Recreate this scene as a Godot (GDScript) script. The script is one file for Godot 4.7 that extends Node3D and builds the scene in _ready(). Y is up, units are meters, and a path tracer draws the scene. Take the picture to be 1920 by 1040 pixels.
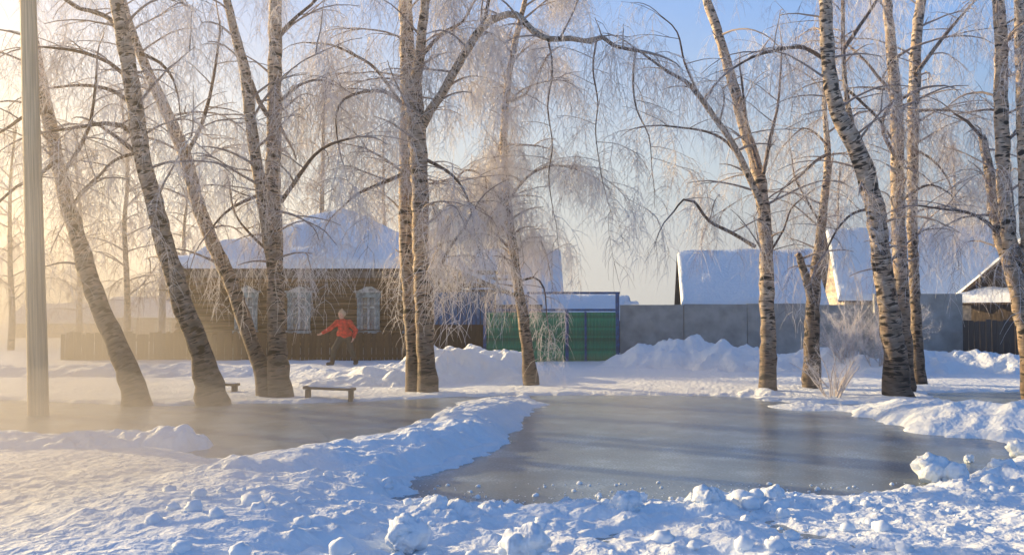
extends Node3D
# A frozen, flooded street: birches with hoarfrost, a log house, a green gate, sheds, steam over the ice.
const F := 1755.0
const CAM_H := 1.55
const TH := 0.041
var rng := RandomNumberGenerator.new()
var taken := {}
var M := {}
var sprays := []
var noise := FastNoiseLite.new()
var fine := FastNoiseLite.new()
var cell := FastNoiseLite.new()
var ice_polys := []


class MB:
	var v := PackedVector3Array()
	var n := PackedVector3Array()
	var t := PackedVector2Array()
	var c := PackedColorArray()
	var ix := PackedInt32Array()
	func mesh() -> ArrayMesh:
		var a := []
		a.resize(Mesh.ARRAY_MAX)
		a[Mesh.ARRAY_VERTEX] = v
		a[Mesh.ARRAY_NORMAL] = n
		a[Mesh.ARRAY_TEX_UV] = t
		if c.size() == v.size():
			a[Mesh.ARRAY_COLOR] = c
		a[Mesh.ARRAY_INDEX] = ix
		var m := ArrayMesh.new()
		m.add_surface_from_arrays(Mesh.PRIMITIVE_TRIANGLES, a)
		return m
	func tube(p: PackedVector3Array, r: PackedFloat32Array, sides: int, cols := PackedColorArray(), v0 := 0.0, cap := true) -> void:
		var k := p.size()
		if k < 2:
			return
		var tan0 := (p[1] - p[0]).normalized()
		var nn := tan0.cross(Vector3(0.13, 0.2, 1.0)).normalized()
		var first := v.size()
		var dist := v0
		for i in k:
			var tg := (p[mini(i + 1, k - 1)] - p[maxi(i - 1, 0)]).normalized()
			nn = (nn - tg * nn.dot(tg)).normalized()
			var bb := tg.cross(nn)
			if i > 0:
				dist += p[i].distance_to(p[i - 1])
			for s in sides + 1:
				var a := TAU * s / sides
				var d := nn * cos(a) + bb * sin(a)
				v.append(p[i] + d * r[i])
				n.append(d)
				t.append(Vector2(float(s) / sides, dist * 0.5))
				if cols.size():
					c.append(cols[i])
		for i in k - 1:
			for s in sides:
				var a := first + i * (sides + 1) + s
				var e := a + sides + 1
				ix.append_array(PackedInt32Array([a, e, a + 1, a + 1, e, e + 1]))
		if cap:
			var tg2 := (p[k - 1] - p[k - 2]).normalized()
			var ce := v.size()
			v.append(p[k - 1] + tg2 * r[k - 1] * 0.5)
			n.append(tg2)
			t.append(Vector2(0.5, dist * 0.5))
			if cols.size():
				c.append(cols[k - 1])
			for s in sides:
				var a := first + (k - 1) * (sides + 1) + s
				ix.append_array(PackedInt32Array([a, ce, a + 1]))
	func quad(a: Vector3, b: Vector3, cc: Vector3, d: Vector3) -> void:
		# counter-clockwise seen from outside
		var nn := (b - a).cross(cc - a).normalized()
		var f := v.size()
		v.append_array(PackedVector3Array([a, b, cc, d]))
		n.append_array(PackedVector3Array([nn, nn, nn, nn]))
		var w := a.distance_to(b)
		var h := a.distance_to(d)
		t.append_array(PackedVector2Array([Vector2(0, 0), Vector2(w, 0), Vector2(w, h), Vector2(0, h)]))
		ix.append_array(PackedInt32Array([f, f + 2, f + 1, f, f + 3, f + 2]))
	func tri(a: Vector3, b: Vector3, cc: Vector3) -> void:
		var nn := (b - a).cross(cc - a).normalized()
		var f := v.size()
		v.append_array(PackedVector3Array([a, b, cc]))
		n.append_array(PackedVector3Array([nn, nn, nn]))
		t.append_array(PackedVector2Array([Vector2(a.x, a.y), Vector2(b.x, b.y), Vector2(cc.x, cc.y)]))
		ix.append_array(PackedInt32Array([f, f + 2, f + 1]))
	func hexa(p: Array) -> void:
		# eight corners: bottom 0-3 counter-clockwise from above, top 4-7 above them
		quad(p[3], p[2], p[1], p[0])
		quad(p[4], p[5], p[6], p[7])
		for i in 4:
			var j := (i + 1) % 4
			quad(p[i], p[j], p[j + 4], p[i + 4])
	func box(ce: Vector3, s: Vector3, b := Basis.IDENTITY) -> void:
		var p := []
		for y in [-0.5, 0.5]:
			for q in [Vector2(-0.5, 0.5), Vector2(0.5, 0.5), Vector2(0.5, -0.5), Vector2(-0.5, -0.5)]:
				p.append(ce + b * (Vector3(q.x, y, q.y) * s))
		hexa(p)


func px(x: float, y: float, d: float) -> Vector3:
	var cy := (520.0 - y) / F
	var up := cy * cos(TH) + sin(TH)
	var fw := cos(TH) - cy * sin(TH)
	return Vector3((x - 960.0) / F * d / fw, CAM_H + up * d / fw, -d)


func gp(x: float, y: float) -> Vector3:
	var cy := (520.0 - y) / F
	var up := cy * cos(TH) + sin(TH)
	var fw := cos(TH) - cy * sin(TH)
	return px(x, y, CAM_H / -up * fw)


func numbered(parent: Node, called: String) -> String:
	var key := str(parent.get_instance_id()) + called
	taken[key] = taken.get(key, -1) + 1
	return called if taken[key] == 0 else "%s_%03d" % [called, taken[key]]


func tag(o: Node, label := "", category := "", group := "", kind := "") -> Node:
	for kv in [["label", label], ["category", category], ["group", group], ["kind", kind]]:
		if kv[1]:
			o.set_meta(kv[0], kv[1])
	return o


func thing(called: String, label: String, category: String, at := Vector3.ZERO, yaw := 0.0, group := "") -> Node3D:
	var o := Node3D.new()
	o.name = numbered(self, called)
	add_child(o, true)
	o.position = at
	o.rotation.y = yaw
	tag(o, label, category, group)
	return o


func part(called: String, m: Mesh, mt: Material, parent: Node, at := Transform3D.IDENTITY) -> MeshInstance3D:
	var o := MeshInstance3D.new()
	o.name = numbered(parent, called)
	o.mesh = m
	o.material_override = mt
	o.transform = at
	parent.add_child(o, true)
	return o


func lin(r: float, g: float, b: float) -> Color:
	return Color(r, g, b).linear_to_srgb()


func mat(c: Color, rough := 0.85, tex: Texture2D = null, bump: Texture2D = null, bump_cm := 0.0, scale := 1.0, tri := false) -> StandardMaterial3D:
	var m := StandardMaterial3D.new()
	m.albedo_color = c
	m.roughness = rough
	m.albedo_texture = tex
	if bump:
		m.heightmap_enabled = true
		m.heightmap_texture = bump
		m.heightmap_scale = bump_cm
	m.uv1_scale = Vector3.ONE * scale
	if tri:
		m.uv1_triplanar = true
		m.uv1_world_triplanar = true
	return m


func noise_tex(sz: int, freq: float, octaves: int, seed_: int, lo: float, hi: float, kind := FastNoiseLite.TYPE_SIMPLEX_SMOOTH, sx := 1.0) -> ImageTexture:
	var f := FastNoiseLite.new()
	f.seed = seed_
	f.noise_type = kind
	f.frequency = freq
	f.fractal_octaves = octaves
	var im := f.get_seamless_image(sz, int(sz * sx), false, false, 0.15)
	im.convert(Image.FORMAT_RGBA8)
	im.adjust_bcs(1.0, 1.0, 1.0)
	var d := im.get_data()
	for i in range(0, d.size(), 4):
		var g := int(255.0 * clampf(lerpf(lo, hi, d[i] / 255.0), 0.0, 1.0))
		d[i] = g
		d[i + 1] = g
		d[i + 2] = g
		d[i + 3] = 255
	return ImageTexture.create_from_image(Image.create_from_data(im.get_width(), im.get_height(), false, Image.FORMAT_RGBA8, d))


func bark_tex(seed_: int, dark: float) -> ImageTexture:
	# one turn round the trunk across, two metres of trunk along
	var r := RandomNumberGenerator.new()
	r.seed = seed_
	var w := 256
	var h := 1024
	var im := Image.create(w, h, false, Image.FORMAT_RGB8)
	var f := FastNoiseLite.new()
	f.seed = seed_
	f.frequency = 0.012
	f.fractal_octaves = 4
	var src := f.get_seamless_image(w, h, false, false, 0.2)
	var g := FastNoiseLite.new()
	g.seed = seed_ + 5
	g.frequency = 0.016
	g.fractal_octaves = 3
	var src2 := g.get_seamless_image(w, h, false, false, 0.2)
	for y in h:
		for x in w:
			var a := src.get_pixel(x, y).r
			var b := src2.get_pixel(x, (y * 3) % h).r
			var e := src2.get_pixel((x + 90) % w, (y * 2 + 300) % h).r
			var k := 0.76 + 0.45 * (a - 0.5) + 0.14 * (b - 0.5)
			var warm := 0.12 * (src.get_pixel((x + 128) % w, (y + 500) % h).r - 0.4)
			var c := Color(k * (1.03 + warm), k * 0.97, k * (0.9 - warm))
			var cut := 0.86 - 0.13 * dark + 0.5 * (0.5 - a)
			c = c.lerp(Color(0.19, 0.165, 0.15), smoothstep(cut, cut + 0.06, e) * 0.9)
			im.set_pixel(x, y, c)
	for i in int(60 * dark):
		var ww := r.randi_range(6, 44)
		var hh := r.randi_range(1, 4)
		var x0 := r.randi_range(0, w)
		var y0 := r.randi_range(0, h - 5)
		var s := r.randf_range(0.2, 0.42)
		for y in hh:
			for off in [0, -w]:
				im.fill_rect(Rect2i(x0 + 2 * y + off, y0 + y, maxi(1, ww - 4 * y), 1), Color(s, s * 0.9, s * 0.82))
	for i in int(16 * dark):
		var ww := r.randi_range(30, 90)
		var hh := r.randi_range(14, 46)
		var x0 := r.randi_range(0, w)
		var y0 := r.randi_range(0, h - 60)
		for y in hh:
			var q := sin(PI * (y + 0.5) / hh)
			var wl := int(ww * q * r.randf_range(0.7, 1.0))
			var s := r.randf_range(0.08, 0.17)
			for off in [0, -w]:
				im.fill_rect(Rect2i(x0 - wl / 2 + off + r.randi_range(-4, 4), y0 + y, wl, 1), Color(s, s * 0.92, s * 0.86))
	return ImageTexture.create_from_image(im)


func fissure_tex(seed_: int, sz: int, stretch: int) -> ImageTexture:
	var f := FastNoiseLite.new()
	f.seed = seed_
	f.noise_type = FastNoiseLite.TYPE_SIMPLEX_SMOOTH
	f.fractal_type = FastNoiseLite.FRACTAL_RIDGED
	f.frequency = 0.03
	f.fractal_octaves = 4
	var src := f.get_seamless_image(sz, sz, false, false, 0.2)
	var im := Image.create(sz, sz, false, Image.FORMAT_RGB8)
	for y in sz:
		for x in sz:
			var a := src.get_pixel(x, (y / stretch) % sz).r
			var k := 0.45 + 0.75 * (a - 0.3)
			im.set_pixel(x, y, Color(k, k * 0.96, k * 0.9))
	return ImageTexture.create_from_image(im)


func ice_tex() -> ImageTexture:
	# grey ice with soft patches and grains of frost
	var f := FastNoiseLite.new()
	f.seed = 51
	f.frequency = 0.006
	f.fractal_octaves = 3
	var a := f.get_seamless_image(1024, 1024, false, false, 0.2)
	f.seed = 52
	f.frequency = 0.16
	f.fractal_octaves = 2
	var b := f.get_seamless_image(1024, 1024, false, false, 0.1)
	f.seed = 53
	f.frequency = 0.011
	f.fractal_octaves = 3
	var c := f.get_seamless_image(1024, 1024, false, false, 0.1)
	var im := Image.create(1024, 1024, false, Image.FORMAT_RGB8)
	for y in 1024:
		for x in 1024:
			var p := a.get_pixel(x, y).r
			var q := b.get_pixel(x, y).r
			var k := 0.80 + 0.16 * (p - 0.5) + 0.14 * (q - 0.5) + 0.5 * smoothstep(0.74, 0.86, q + 0.25 * (p - 0.5))
			var crack := absf(c.get_pixel(x, y).r - 0.5)
			k += 0.4 * smoothstep(0.006, 0.0, crack) * smoothstep(0.4, 0.7, p)
			k += 0.25 * smoothstep(0.6, 0.8, p) * smoothstep(0.35, 0.75, q)
			im.set_pixel(x, y, Color(k, k, k))
	return ImageTexture.create_from_image(im)


func sky_image() -> ImageTexture:
	var w := 512
	var h := 256
	var im := Image.create(w, h, false, Image.FORMAT_RGBF)
	var sun := -sun_dir()
	var flat_sun := Vector3(sun.x, 0.0, sun.z).normalized()
	for j in h:
		var el := (0.5 - (j + 0.5) / h) * PI
		for i in w:
			var ph := (i + 0.5) / w * TAU
			var d := Vector3(sin(ph) * cos(el), sin(el), -cos(ph) * cos(el))
			var e := rad_to_deg(maxf(el, 0.0))
			var toward := Vector3(d.x, 0, d.z).normalized().dot(flat_sun) if absf(d.y) < 0.99 else 0.0
			var near_sun := smoothstep(-0.35, 0.42, toward)
			var low := Color(0.10, 0.15, 0.23).lerp(Color(0.365, 0.39, 0.40), near_sun)
			var mid := Color(0.07, 0.14, 0.25).lerp(Color(0.28, 0.355, 0.405), near_sun)
			var col := low.lerp(mid, smoothstep(0.0, 8.0, e))
			col = col.lerp(Color(0.095, 0.215, 0.45), smoothstep(6.5, 20.0, e))
			col = col.lerp(Color(0.012, 0.062, 0.18), smoothstep(21.0, 60.0, e))
			var g := pow(clampf(0.5 + 0.5 * toward, 0.0, 1.0), 4.0) * exp(-e / 24.0)
			col = col.lerp(Color(0.60, 0.53, 0.40), 0.75 * g)
			var cs := clampf(d.dot(sun), -1.0, 1.0)
			var s2 := exp(-rad_to_deg(acos(cs)) / 14.0)
			col += Color(0.6, 0.5, 0.32) * s2
			im.set_pixel(i, j, col)
	return ImageTexture.create_from_image(im)


func sun_dir() -> Vector3:
	# the way the light travels: from the left and behind the trees, low
	var az := deg_to_rad(32.0)
	var el := deg_to_rad(13.5)
	return Vector3(cos(az) * cos(el), -sin(el), sin(az) * cos(el))


# ---------------------------------------------------------------- ground

func poly_sd(p: Vector2, poly: PackedVector2Array) -> float:
	var best := 1e9
	var inside := false
	var j := poly.size() - 1
	for i in poly.size():
		var a := poly[j]
		var b := poly[i]
		var e := b - a
		var w := p - a
		best = minf(best, (w - e * clampf(w.dot(e) / e.length_squared(), 0.0, 1.0)).length_squared())
		if (a.y > p.y) != (b.y > p.y) and p.x < (b.x - a.x) * (p.y - a.y) / (b.y - a.y) + a.x:
			inside = not inside
		j = i
	return -sqrt(best) if inside else sqrt(best)


func ground_y(x: float, z: float) -> float:
	var y := 0.05 + 0.035 * noise.get_noise_2d(x * 5.0, z * 5.0) + 0.012 * noise.get_noise_2d(x * 30.0, z * 30.0)
	var d := -z
	if d < 30.0 and d > 3.0:
		var sd := 9.0
		var p := Vector2(x, z)
		for poly in ice_polys:
			var bb: Rect2 = poly[1]
			if bb.has_point(p):
				sd = minf(sd, poly_sd(p, poly[0]))
		sd += 0.16 * noise.get_noise_2d(x * 14.0, z * 14.0) + 0.06 * noise.get_noise_2d(x * 60.0, z * 60.0)
		y = lerpf(-0.09, y, smoothstep(-0.12, 0.22, sd))
	if d < 10.5:
		# churned snow in front
		var k := smoothstep(10.5, 7.6, d) * smoothstep(-2.7, -1.0, x + 0.12 * (d - 6.0))
		k *= 1.0 - 0.6 * smoothstep(1.9, 3.0, x) * smoothstep(8.2, 7.2, d)
		var wx := x + 0.06 * noise.get_noise_2d(x * 40.0, z * 40.0)
		var wz := z + 0.06 * noise.get_noise_2d(x * 40.0 + 50.0, z * 40.0)
		var block := 0.5 + 0.5 * cell.get_noise_2d(wx * 17.0, wz * 17.0)
		var block2 := 0.5 + 0.5 * cell.get_noise_2d(wx * 40.0 + 30.0, wz * 40.0)
		var thin := smoothstep(-0.1, 0.3, noise.get_noise_2d(x * 9.0, z * 9.0))
		y += k * (thin * (0.085 * block * block + 0.045 * block2 * block2) + 0.05 * noise.get_noise_2d(x * 14.0 + 7.0, z * 14.0) + 0.03 * noise.get_noise_2d(x * 60.0, z * 60.0) - 0.02)
		y += (1.0 - k) * smoothstep(10.5, 8.0, d) * (0.03 * noise.get_noise_2d(x * 22.0, z * 22.0) + 0.02 * fine.get_noise_2d(x * 40.0, z * 40.0))
	y += 0.2 * smoothstep(-4.6, -2.3, x) * smoothstep(-0.4, -2.0, x) * smoothstep(9.2, 7.8, d) * smoothstep(3.0, 5.0, d)
	if d > 24.0:
		y += 0.12 * smoothstep(24.0, 29.0, d)
		y += 2.0 * smoothstep(90.0, 180.0, d) * 0.5 * (noise.get_noise_2d(x * 0.3, z * 0.3) + 0.3)
	return y


func axis(spec: Array) -> PackedFloat32Array:
	# spec: [start, [upto, step], ...]
	var out := PackedFloat32Array()
	var p: float = spec[0]
	for k in range(1, spec.size()):
		while p < spec[k][0] - 1e-4:
			out.append(p)
			p += spec[k][1]
		p = spec[k][0]
	out.append(p)
	return out


func field(xs: PackedFloat32Array, zs: PackedFloat32Array, fn: Callable, cull := -1e9, uv_s := 1.0) -> MB:
	# zs must grow
	var mb := MB.new()
	var nx := xs.size()
	var nz := zs.size()
	var ys := PackedFloat32Array()
	for z in zs:
		for x in xs:
			ys.append(fn.call(x, z))
	for j in nz:
		for i in nx:
			var i0 := maxi(i - 1, 0)
			var i1 := mini(i + 1, nx - 1)
			var j0 := maxi(j - 1, 0)
			var j1 := mini(j + 1, nz - 1)
			var gx := (ys[j * nx + i1] - ys[j * nx + i0]) / (xs[i1] - xs[i0])
			var gz := (ys[j1 * nx + i] - ys[j0 * nx + i]) / (zs[j1] - zs[j0])
			mb.v.append(Vector3(xs[i], ys[j * nx + i], zs[j]))
			mb.n.append(Vector3(-gx, 1, -gz).normalized())
			mb.t.append(Vector2(xs[i], zs[j]) * uv_s)
	for j in nz - 1:
		for i in nx - 1:
			var a := j * nx + i
			if maxf(maxf(ys[a], ys[a + 1]), maxf(ys[a + nx], ys[a + nx + 1])) < cull:
				continue
			mb.ix.append_array(PackedInt32Array([a, a + 1, a + nx, a + 1, a + nx + 1, a + nx]))
	return mb


func heap(label: String, spine: Array, lump: float, step: float, seed_: int, steep := 2.2) -> void:
	# spine: [x, y in the picture's ground, height, half width]
	var pts := []
	var lo := Vector2(1e9, 1e9)
	var hi := Vector2(-1e9, -1e9)
	for s in spine:
		var g := gp(s[0], s[1])
		var p := Vector2(g.x, g.z)
		pts.append([p, s[2], s[3]])
		lo = lo.min(p - Vector2.ONE * s[3] * 1.5)
		hi = hi.max(p + Vector2.ONE * s[3] * 1.5)
	var nz := FastNoiseLite.new()
	nz.seed = seed_
	nz.frequency = 1.0
	nz.fractal_octaves = 3
	var fn := func(x: float, z: float) -> float:
		var p := Vector2(x, z)
		var w1 := nz.get_noise_2d(x * 1.1, z * 1.1)
		var best := -0.5
		for i in pts.size() - 1:
			var a: Vector2 = pts[i][0]
			var b: Vector2 = pts[i + 1][0]
			var t := clampf((p - a).dot(b - a) / (b - a).length_squared(), 0.0, 1.0)
			var d := p.distance_to(a.lerp(b, t))
			var w := lerpf(pts[i][2], pts[i + 1][2], t) * (1.0 + 0.38 * w1)
			var h := lerpf(pts[i][1], pts[i + 1][1], t) * (1.0 + 0.5 * nz.get_noise_2d(x * 0.9 + 40.0, z * 0.9))
			var q := d / w
			best = maxf(best, h * (1.0 - pow(q, steep)) if q < 1.0 else -h * steep * minf(q - 1.0, 1.0))
		var m := smoothstep(0.0, 0.12, best + 0.05) * (0.35 + 1.0 * smoothstep(-0.25, 0.35, nz.get_noise_2d(x * 0.7 + 90.0, z * 0.7)))
		var ll := nz.get_noise_2d(x * 3.2, z * 3.2) + 0.55 * absf(nz.get_noise_2d(x * 8.0 + 9.0, z * 8.0))
		ll = ll if ll < 0.25 else 0.25 + (ll - 0.25) * 0.3
		return best + m * lump * (ll + 0.22 * nz.get_noise_2d(x * 20.0, z * 20.0))
	var xs := axis([lo.x, [hi.x, step]])
	var zs := axis([lo.y, [hi.y, step]])
	var mb := field(xs, zs, fn, -0.05)
	var o := part("snow_bank", mb.mesh(), M.snow, self)
	tag(o, label, "snow bank", "ploughed snow banks")


func clod_mesh(seed_: int, div: int) -> ArrayMesh:
	var f := FastNoiseLite.new()
	f.seed = seed_
	f.frequency = 1.1
	f.fractal_octaves = 3
	var mb := MB.new()
	for j in div + 1:
		for i in div * 2 + 1:
			var el := PI * (float(j) / div - 0.5)
			var a := TAU * i / (div * 2)
			var d := Vector3(cos(a) * cos(el), sin(el), sin(a) * cos(el))
			var r := 1.0 + 0.45 * f.get_noise_3dv(d * 1.2) + 0.16 * f.get_noise_3dv(d * 3.4)
			mb.v.append(d * r)
			mb.n.append(d)
			mb.t.append(Vector2(i, j))
	var w := div * 2 + 1
	var acc := PackedVector3Array()
	acc.resize(mb.v.size())
	for j in div:
		for i in div * 2:
			var a := j * w + i
			mb.ix.append_array(PackedInt32Array([a, a + 1, a + w, a + 1, a + w + 1, a + w]))
			var fn := (mb.v[a + 1] - mb.v[a]).cross(mb.v[a + w] - mb.v[a])
			if fn.dot(mb.v[a]) < 0.0:
				fn = -fn
			for q in [a, a + 1, a + w, a + w + 1]:
				acc[q] += fn
	for i in acc.size():
		mb.n[i] = acc[i].normalized() if acc[i].length() > 1e-9 else mb.n[i]
	for j in div + 1:
		var nn := (mb.n[j * w] + mb.n[j * w + w - 1]).normalized()
		mb.n[j * w] = nn
		mb.n[j * w + w - 1] = nn
	return mb.mesh()


# ---------------------------------------------------------------- trees

func smooth_path(p: Array, step: float) -> Array:
	# points [Vector3, radius] -> [PackedVector3Array, PackedFloat32Array] along a Catmull-Rom curve
	var q := PackedVector3Array()
	var r := PackedFloat32Array()
	for i in p.size() - 1:
		var a: Vector3 = p[i][0]
		var b: Vector3 = p[i + 1][0]
		var pre: Vector3 = p[maxi(i - 1, 0)][0]
		var post: Vector3 = p[mini(i + 2, p.size() - 1)][0]
		var k := maxi(1, int(a.distance_to(b) / step))
		for s in k:
			var t := float(s) / k
			q.append(a.cubic_interpolate(b, pre, post, t))
			r.append(lerpf(p[i][1], p[i + 1][1], t))
	q.append(p[-1][0])
	r.append(p[-1][1])
	return [q, r]


func make_spray(seed_: int, thick: float, twigs: int) -> ArrayMesh:
	# a hanging twig about a metre long with side twigs; it leaves along +x and falls
	var r := RandomNumberGenerator.new()
	r.seed = seed_
	var mb := MB.new()
	var p := PackedVector3Array()
	var rad := PackedFloat32Array()
	var pos := Vector3.ZERO
	var dir := Vector3(1, 0.25, 0).normalized()
	var ax := r.randf_range(-0.3, 0.3)
	for i in 8:
		p.append(pos)
		rad.append(thick * (1.0 - 0.72 * i / 7.0))
		dir = (dir + Vector3(-0.06 + r.randf_range(-0.12, 0.12), -0.62, ax * 0.2 + r.randf_range(-0.12, 0.12))).normalized()
		pos += dir * 0.145
	mb.tube(p, rad, 3, PackedColorArray(), 0.0, false)
	for k in twigs:
		var t := r.randf_range(0.4, 6.6)
		var i := int(t)
		var s := p[i].lerp(p[i + 1], t - i)
		var a := r.randf() * TAU
		var d := Vector3(cos(a), r.randf_range(-0.5, 0.5), sin(a)).normalized()
		var q := PackedVector3Array([s])
		var rr := PackedFloat32Array([thick * 0.62])
		var l := r.randf_range(0.14, 0.46)
		for m in 3:
			d = (d + Vector3(r.randf_range(-0.2, 0.2), -0.55, r.randf_range(-0.2, 0.2))).normalized()
			q.append(q[-1] + d * l / 3.0)
			rr.append(thick * (0.55 - 0.13 * m))
		mb.tube(q, rr, 3, PackedColorArray(), 0.0, false)
	return mb.mesh()


func scatter(called: String, m: Mesh, mt: Material, where: Array, parent: Node) -> void:
	if where.is_empty():
		return
	var mm := MultiMesh.new()
	mm.transform_format = MultiMesh.TRANSFORM_3D
	mm.mesh = m
	mm.instance_count = where.size()
	for i in where.size():
		mm.set_instance_transform(i, where[i])
	var o := MultiMeshInstance3D.new()
	o.name = numbered(parent, called)
	o.multimesh = mm
	o.material_override = mt
	o.set_meta("kind", "stuff")
	parent.add_child(o, true)


func branch(mb: MB, out: Array, start: Vector3, dir: Vector3, length: float, r0: float, droop: float, gap: float, hang: Vector2, depth := 0) -> void:
	var k := maxi(5, int(length / 0.22))
	var p := PackedVector3Array()
	var r := PackedFloat32Array()
	var cols := PackedColorArray()
	var pos := start
	var d := dir
	for i in k + 1:
		p.append(pos)
		r.append(r0 * (1.0 - 0.8 * i / k) + 0.0025)
		cols.append(Color(0.30, 0.255, 0.24))
		d = (d + Vector3(rng.randf_range(-0.16, 0.16), rng.randf_range(-0.1, 0.1) - droop * (0.25 + float(i) / k), rng.randf_range(-0.16, 0.16))).normalized()
		pos += d * length / k
	mb.tube(p, r, 4, cols, 0.0, false)
	var walk := 0.15 * length
	while walk < length:
		var t := walk / length * k
		var i := mini(int(t), k - 1)
		var s := p[i].lerp(p[i + 1], t - i)
		var fw := (p[i + 1] - p[i]).normalized()
		var a := atan2(-fw.z, fw.x) + rng.randf_range(-1.5, 1.5)
		if depth == 0 and rng.randf() < 0.16 and length > 1.1:
			branch(mb, out, s, (fw + Vector3(rng.randf_range(-0.9, 0.9), rng.randf_range(-0.2, 0.6), rng.randf_range(-0.9, 0.9))).normalized(), length * rng.randf_range(0.35, 0.6), r0 * 0.5, droop, gap, hang, 1)
		else:
			var sc := rng.randf_range(hang.x, hang.y)
			var th := 1.0 / sqrt(sc)
			out.append(Transform3D(Basis(Vector3.UP, a) * Basis(Vector3.RIGHT, rng.randf_range(-0.25, 0.25)) * Basis.from_scale(Vector3(sc * rng.randf_range(0.55, 1.0), sc, sc)), s))
		walk += gap * rng.randf_range(0.6, 1.4)


func tree(called: String, label: String, base: Vector3, stems: Array, o := {}) -> Node3D:
	# stems: {p: [[x, y, width] in the picture], dz: depth gained by the tip, limb: bool, up: metres grown above the frame}
	rng.seed = o.get("seed", hash(label))
	var root := thing(called, label, o.get("category", "birch tree"), base, 0.0, o.get("group", "frosted birches along the flooded street"))
	var mb := MB.new()
	var out := []
	var gap: float = o.get("gap", 0.16)
	var hang: Vector2 = o.get("hang", Vector2(0.5, 1.5))
	var every: float = o.get("every", 0.42)
	var reach: float = o.get("reach", 1.0)
	var from_y: float = o.get("from", 2.4)
	var D := -base.z
	for st in stems:
		var limb: bool = st.get("limb", false)
		var pts := []
		var dz: float = st.get("dz", 0.0)
		var n: int = st.p.size()
		for i in n:
			var q = st.p[i]
			var d: float = D + st.get("d0", 0.0) + dz * i / maxf(1.0, n - 1.0)
			pts.append([px(q[0], q[1], d) - base, q[2] / F * d * 0.5])
		if not limb and st.get("root", true):
			pts[0][0].y = -0.25
			pts[0][1] *= 1.35
		var up: float = st.get("up", 0.0)
		if up > 0.0:
			var a: Vector3 = pts[-1][0]
			var d2: Vector3 = (a - pts[-2][0]).normalized()
			var r: float = pts[-1][1]
			var k := int(up / 0.8)
			for i in k:
				d2 = (d2 * 0.9 + Vector3(rng.randf_range(-0.13, 0.13), 0.16, rng.randf_range(-0.13, 0.13))).normalized()
				a += d2 * 0.8
				pts.append([a, r * (1.0 - 0.8 * (i + 1.0) / k)])
		var sp := smooth_path(pts, 0.16)
		var path: PackedVector3Array = sp[0]
		var rad: PackedFloat32Array = sp[1]
		var cols := PackedColorArray()
		for i in path.size():
			if i > 1:
				path[i] += Vector3(rng.randf_range(-1, 1), 0, rng.randf_range(-1, 1)) * rad[i] * 0.1
			rad[i] *= rng.randf_range(0.94, 1.07)
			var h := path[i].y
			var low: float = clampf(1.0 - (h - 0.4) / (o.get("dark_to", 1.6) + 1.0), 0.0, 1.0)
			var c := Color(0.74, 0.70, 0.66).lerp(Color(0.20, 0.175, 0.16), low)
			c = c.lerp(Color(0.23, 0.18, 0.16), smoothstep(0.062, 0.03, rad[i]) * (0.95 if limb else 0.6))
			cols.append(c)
		var tm := MB.new()
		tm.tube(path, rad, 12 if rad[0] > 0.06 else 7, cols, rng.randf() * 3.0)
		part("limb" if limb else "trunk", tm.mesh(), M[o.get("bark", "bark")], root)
		# branches along the stem
		var run := 0.0
		var next := every * rng.randf()
		for i in range(1, path.size()):
			run += path[i].distance_to(path[i - 1])
			if run < next or path[i].y < from_y:
				next = maxf(next, run if path[i].y < from_y else next)
				continue
			next = run + every * rng.randf_range(0.6, 1.4) * (0.75 if limb else 1.0)
			var fw := (path[i] - path[i - 1]).normalized()
			var a := rng.randf() * TAU
			var side := Vector3(cos(a), 0, sin(a))
			var top := float(i) / path.size()
			var dir := (side + fw * 0.25 + Vector3(0, rng.randf_range(-0.1, 0.8), 0)).normalized()
			var l := reach * rng.randf_range(0.8, 2.1) * (0.75 if limb else 1.0) * (1.0 if path[i].y > 3.2 else 0.7)
			branch(mb, out, path[i], dir, l, clampf(rad[i] * 0.4, 0.006, 0.026), st.get("droop", o.get("droop", 0.16)), gap, hang)
		if limb:
			branch(mb, out, path[-1], (path[-1] - path[-3]).normalized(), reach * 0.9, rad[-1], 0.22, gap, hang)
	if mb.v.size():
		tag(part("branches", mb.mesh(), M.twig_plain, root), "", "", "", "stuff")
	var sets := [[], [], [], []]
	var dark: float = o.get("dark", 0.35) * 0.62
	for t in out:
		sets[(2 + rng.randi() % 2) if rng.randf() < dark else rng.randi() % 2].append(t)
	var b := rng.randi() % 3
	scatter("frosted_twigs", sprays[b], M.frost, sets[0], root)
	scatter("frosted_twigs", sprays[(b + 1) % 3], M.frost_dim, sets[1], root)
	scatter("bare_twigs", sprays[3 + b], M.twig, sets[2], root)
	scatter("bare_twigs", sprays[3 + (b + 1) % 3], M.twig_pale, sets[3], root)
	return root


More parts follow.
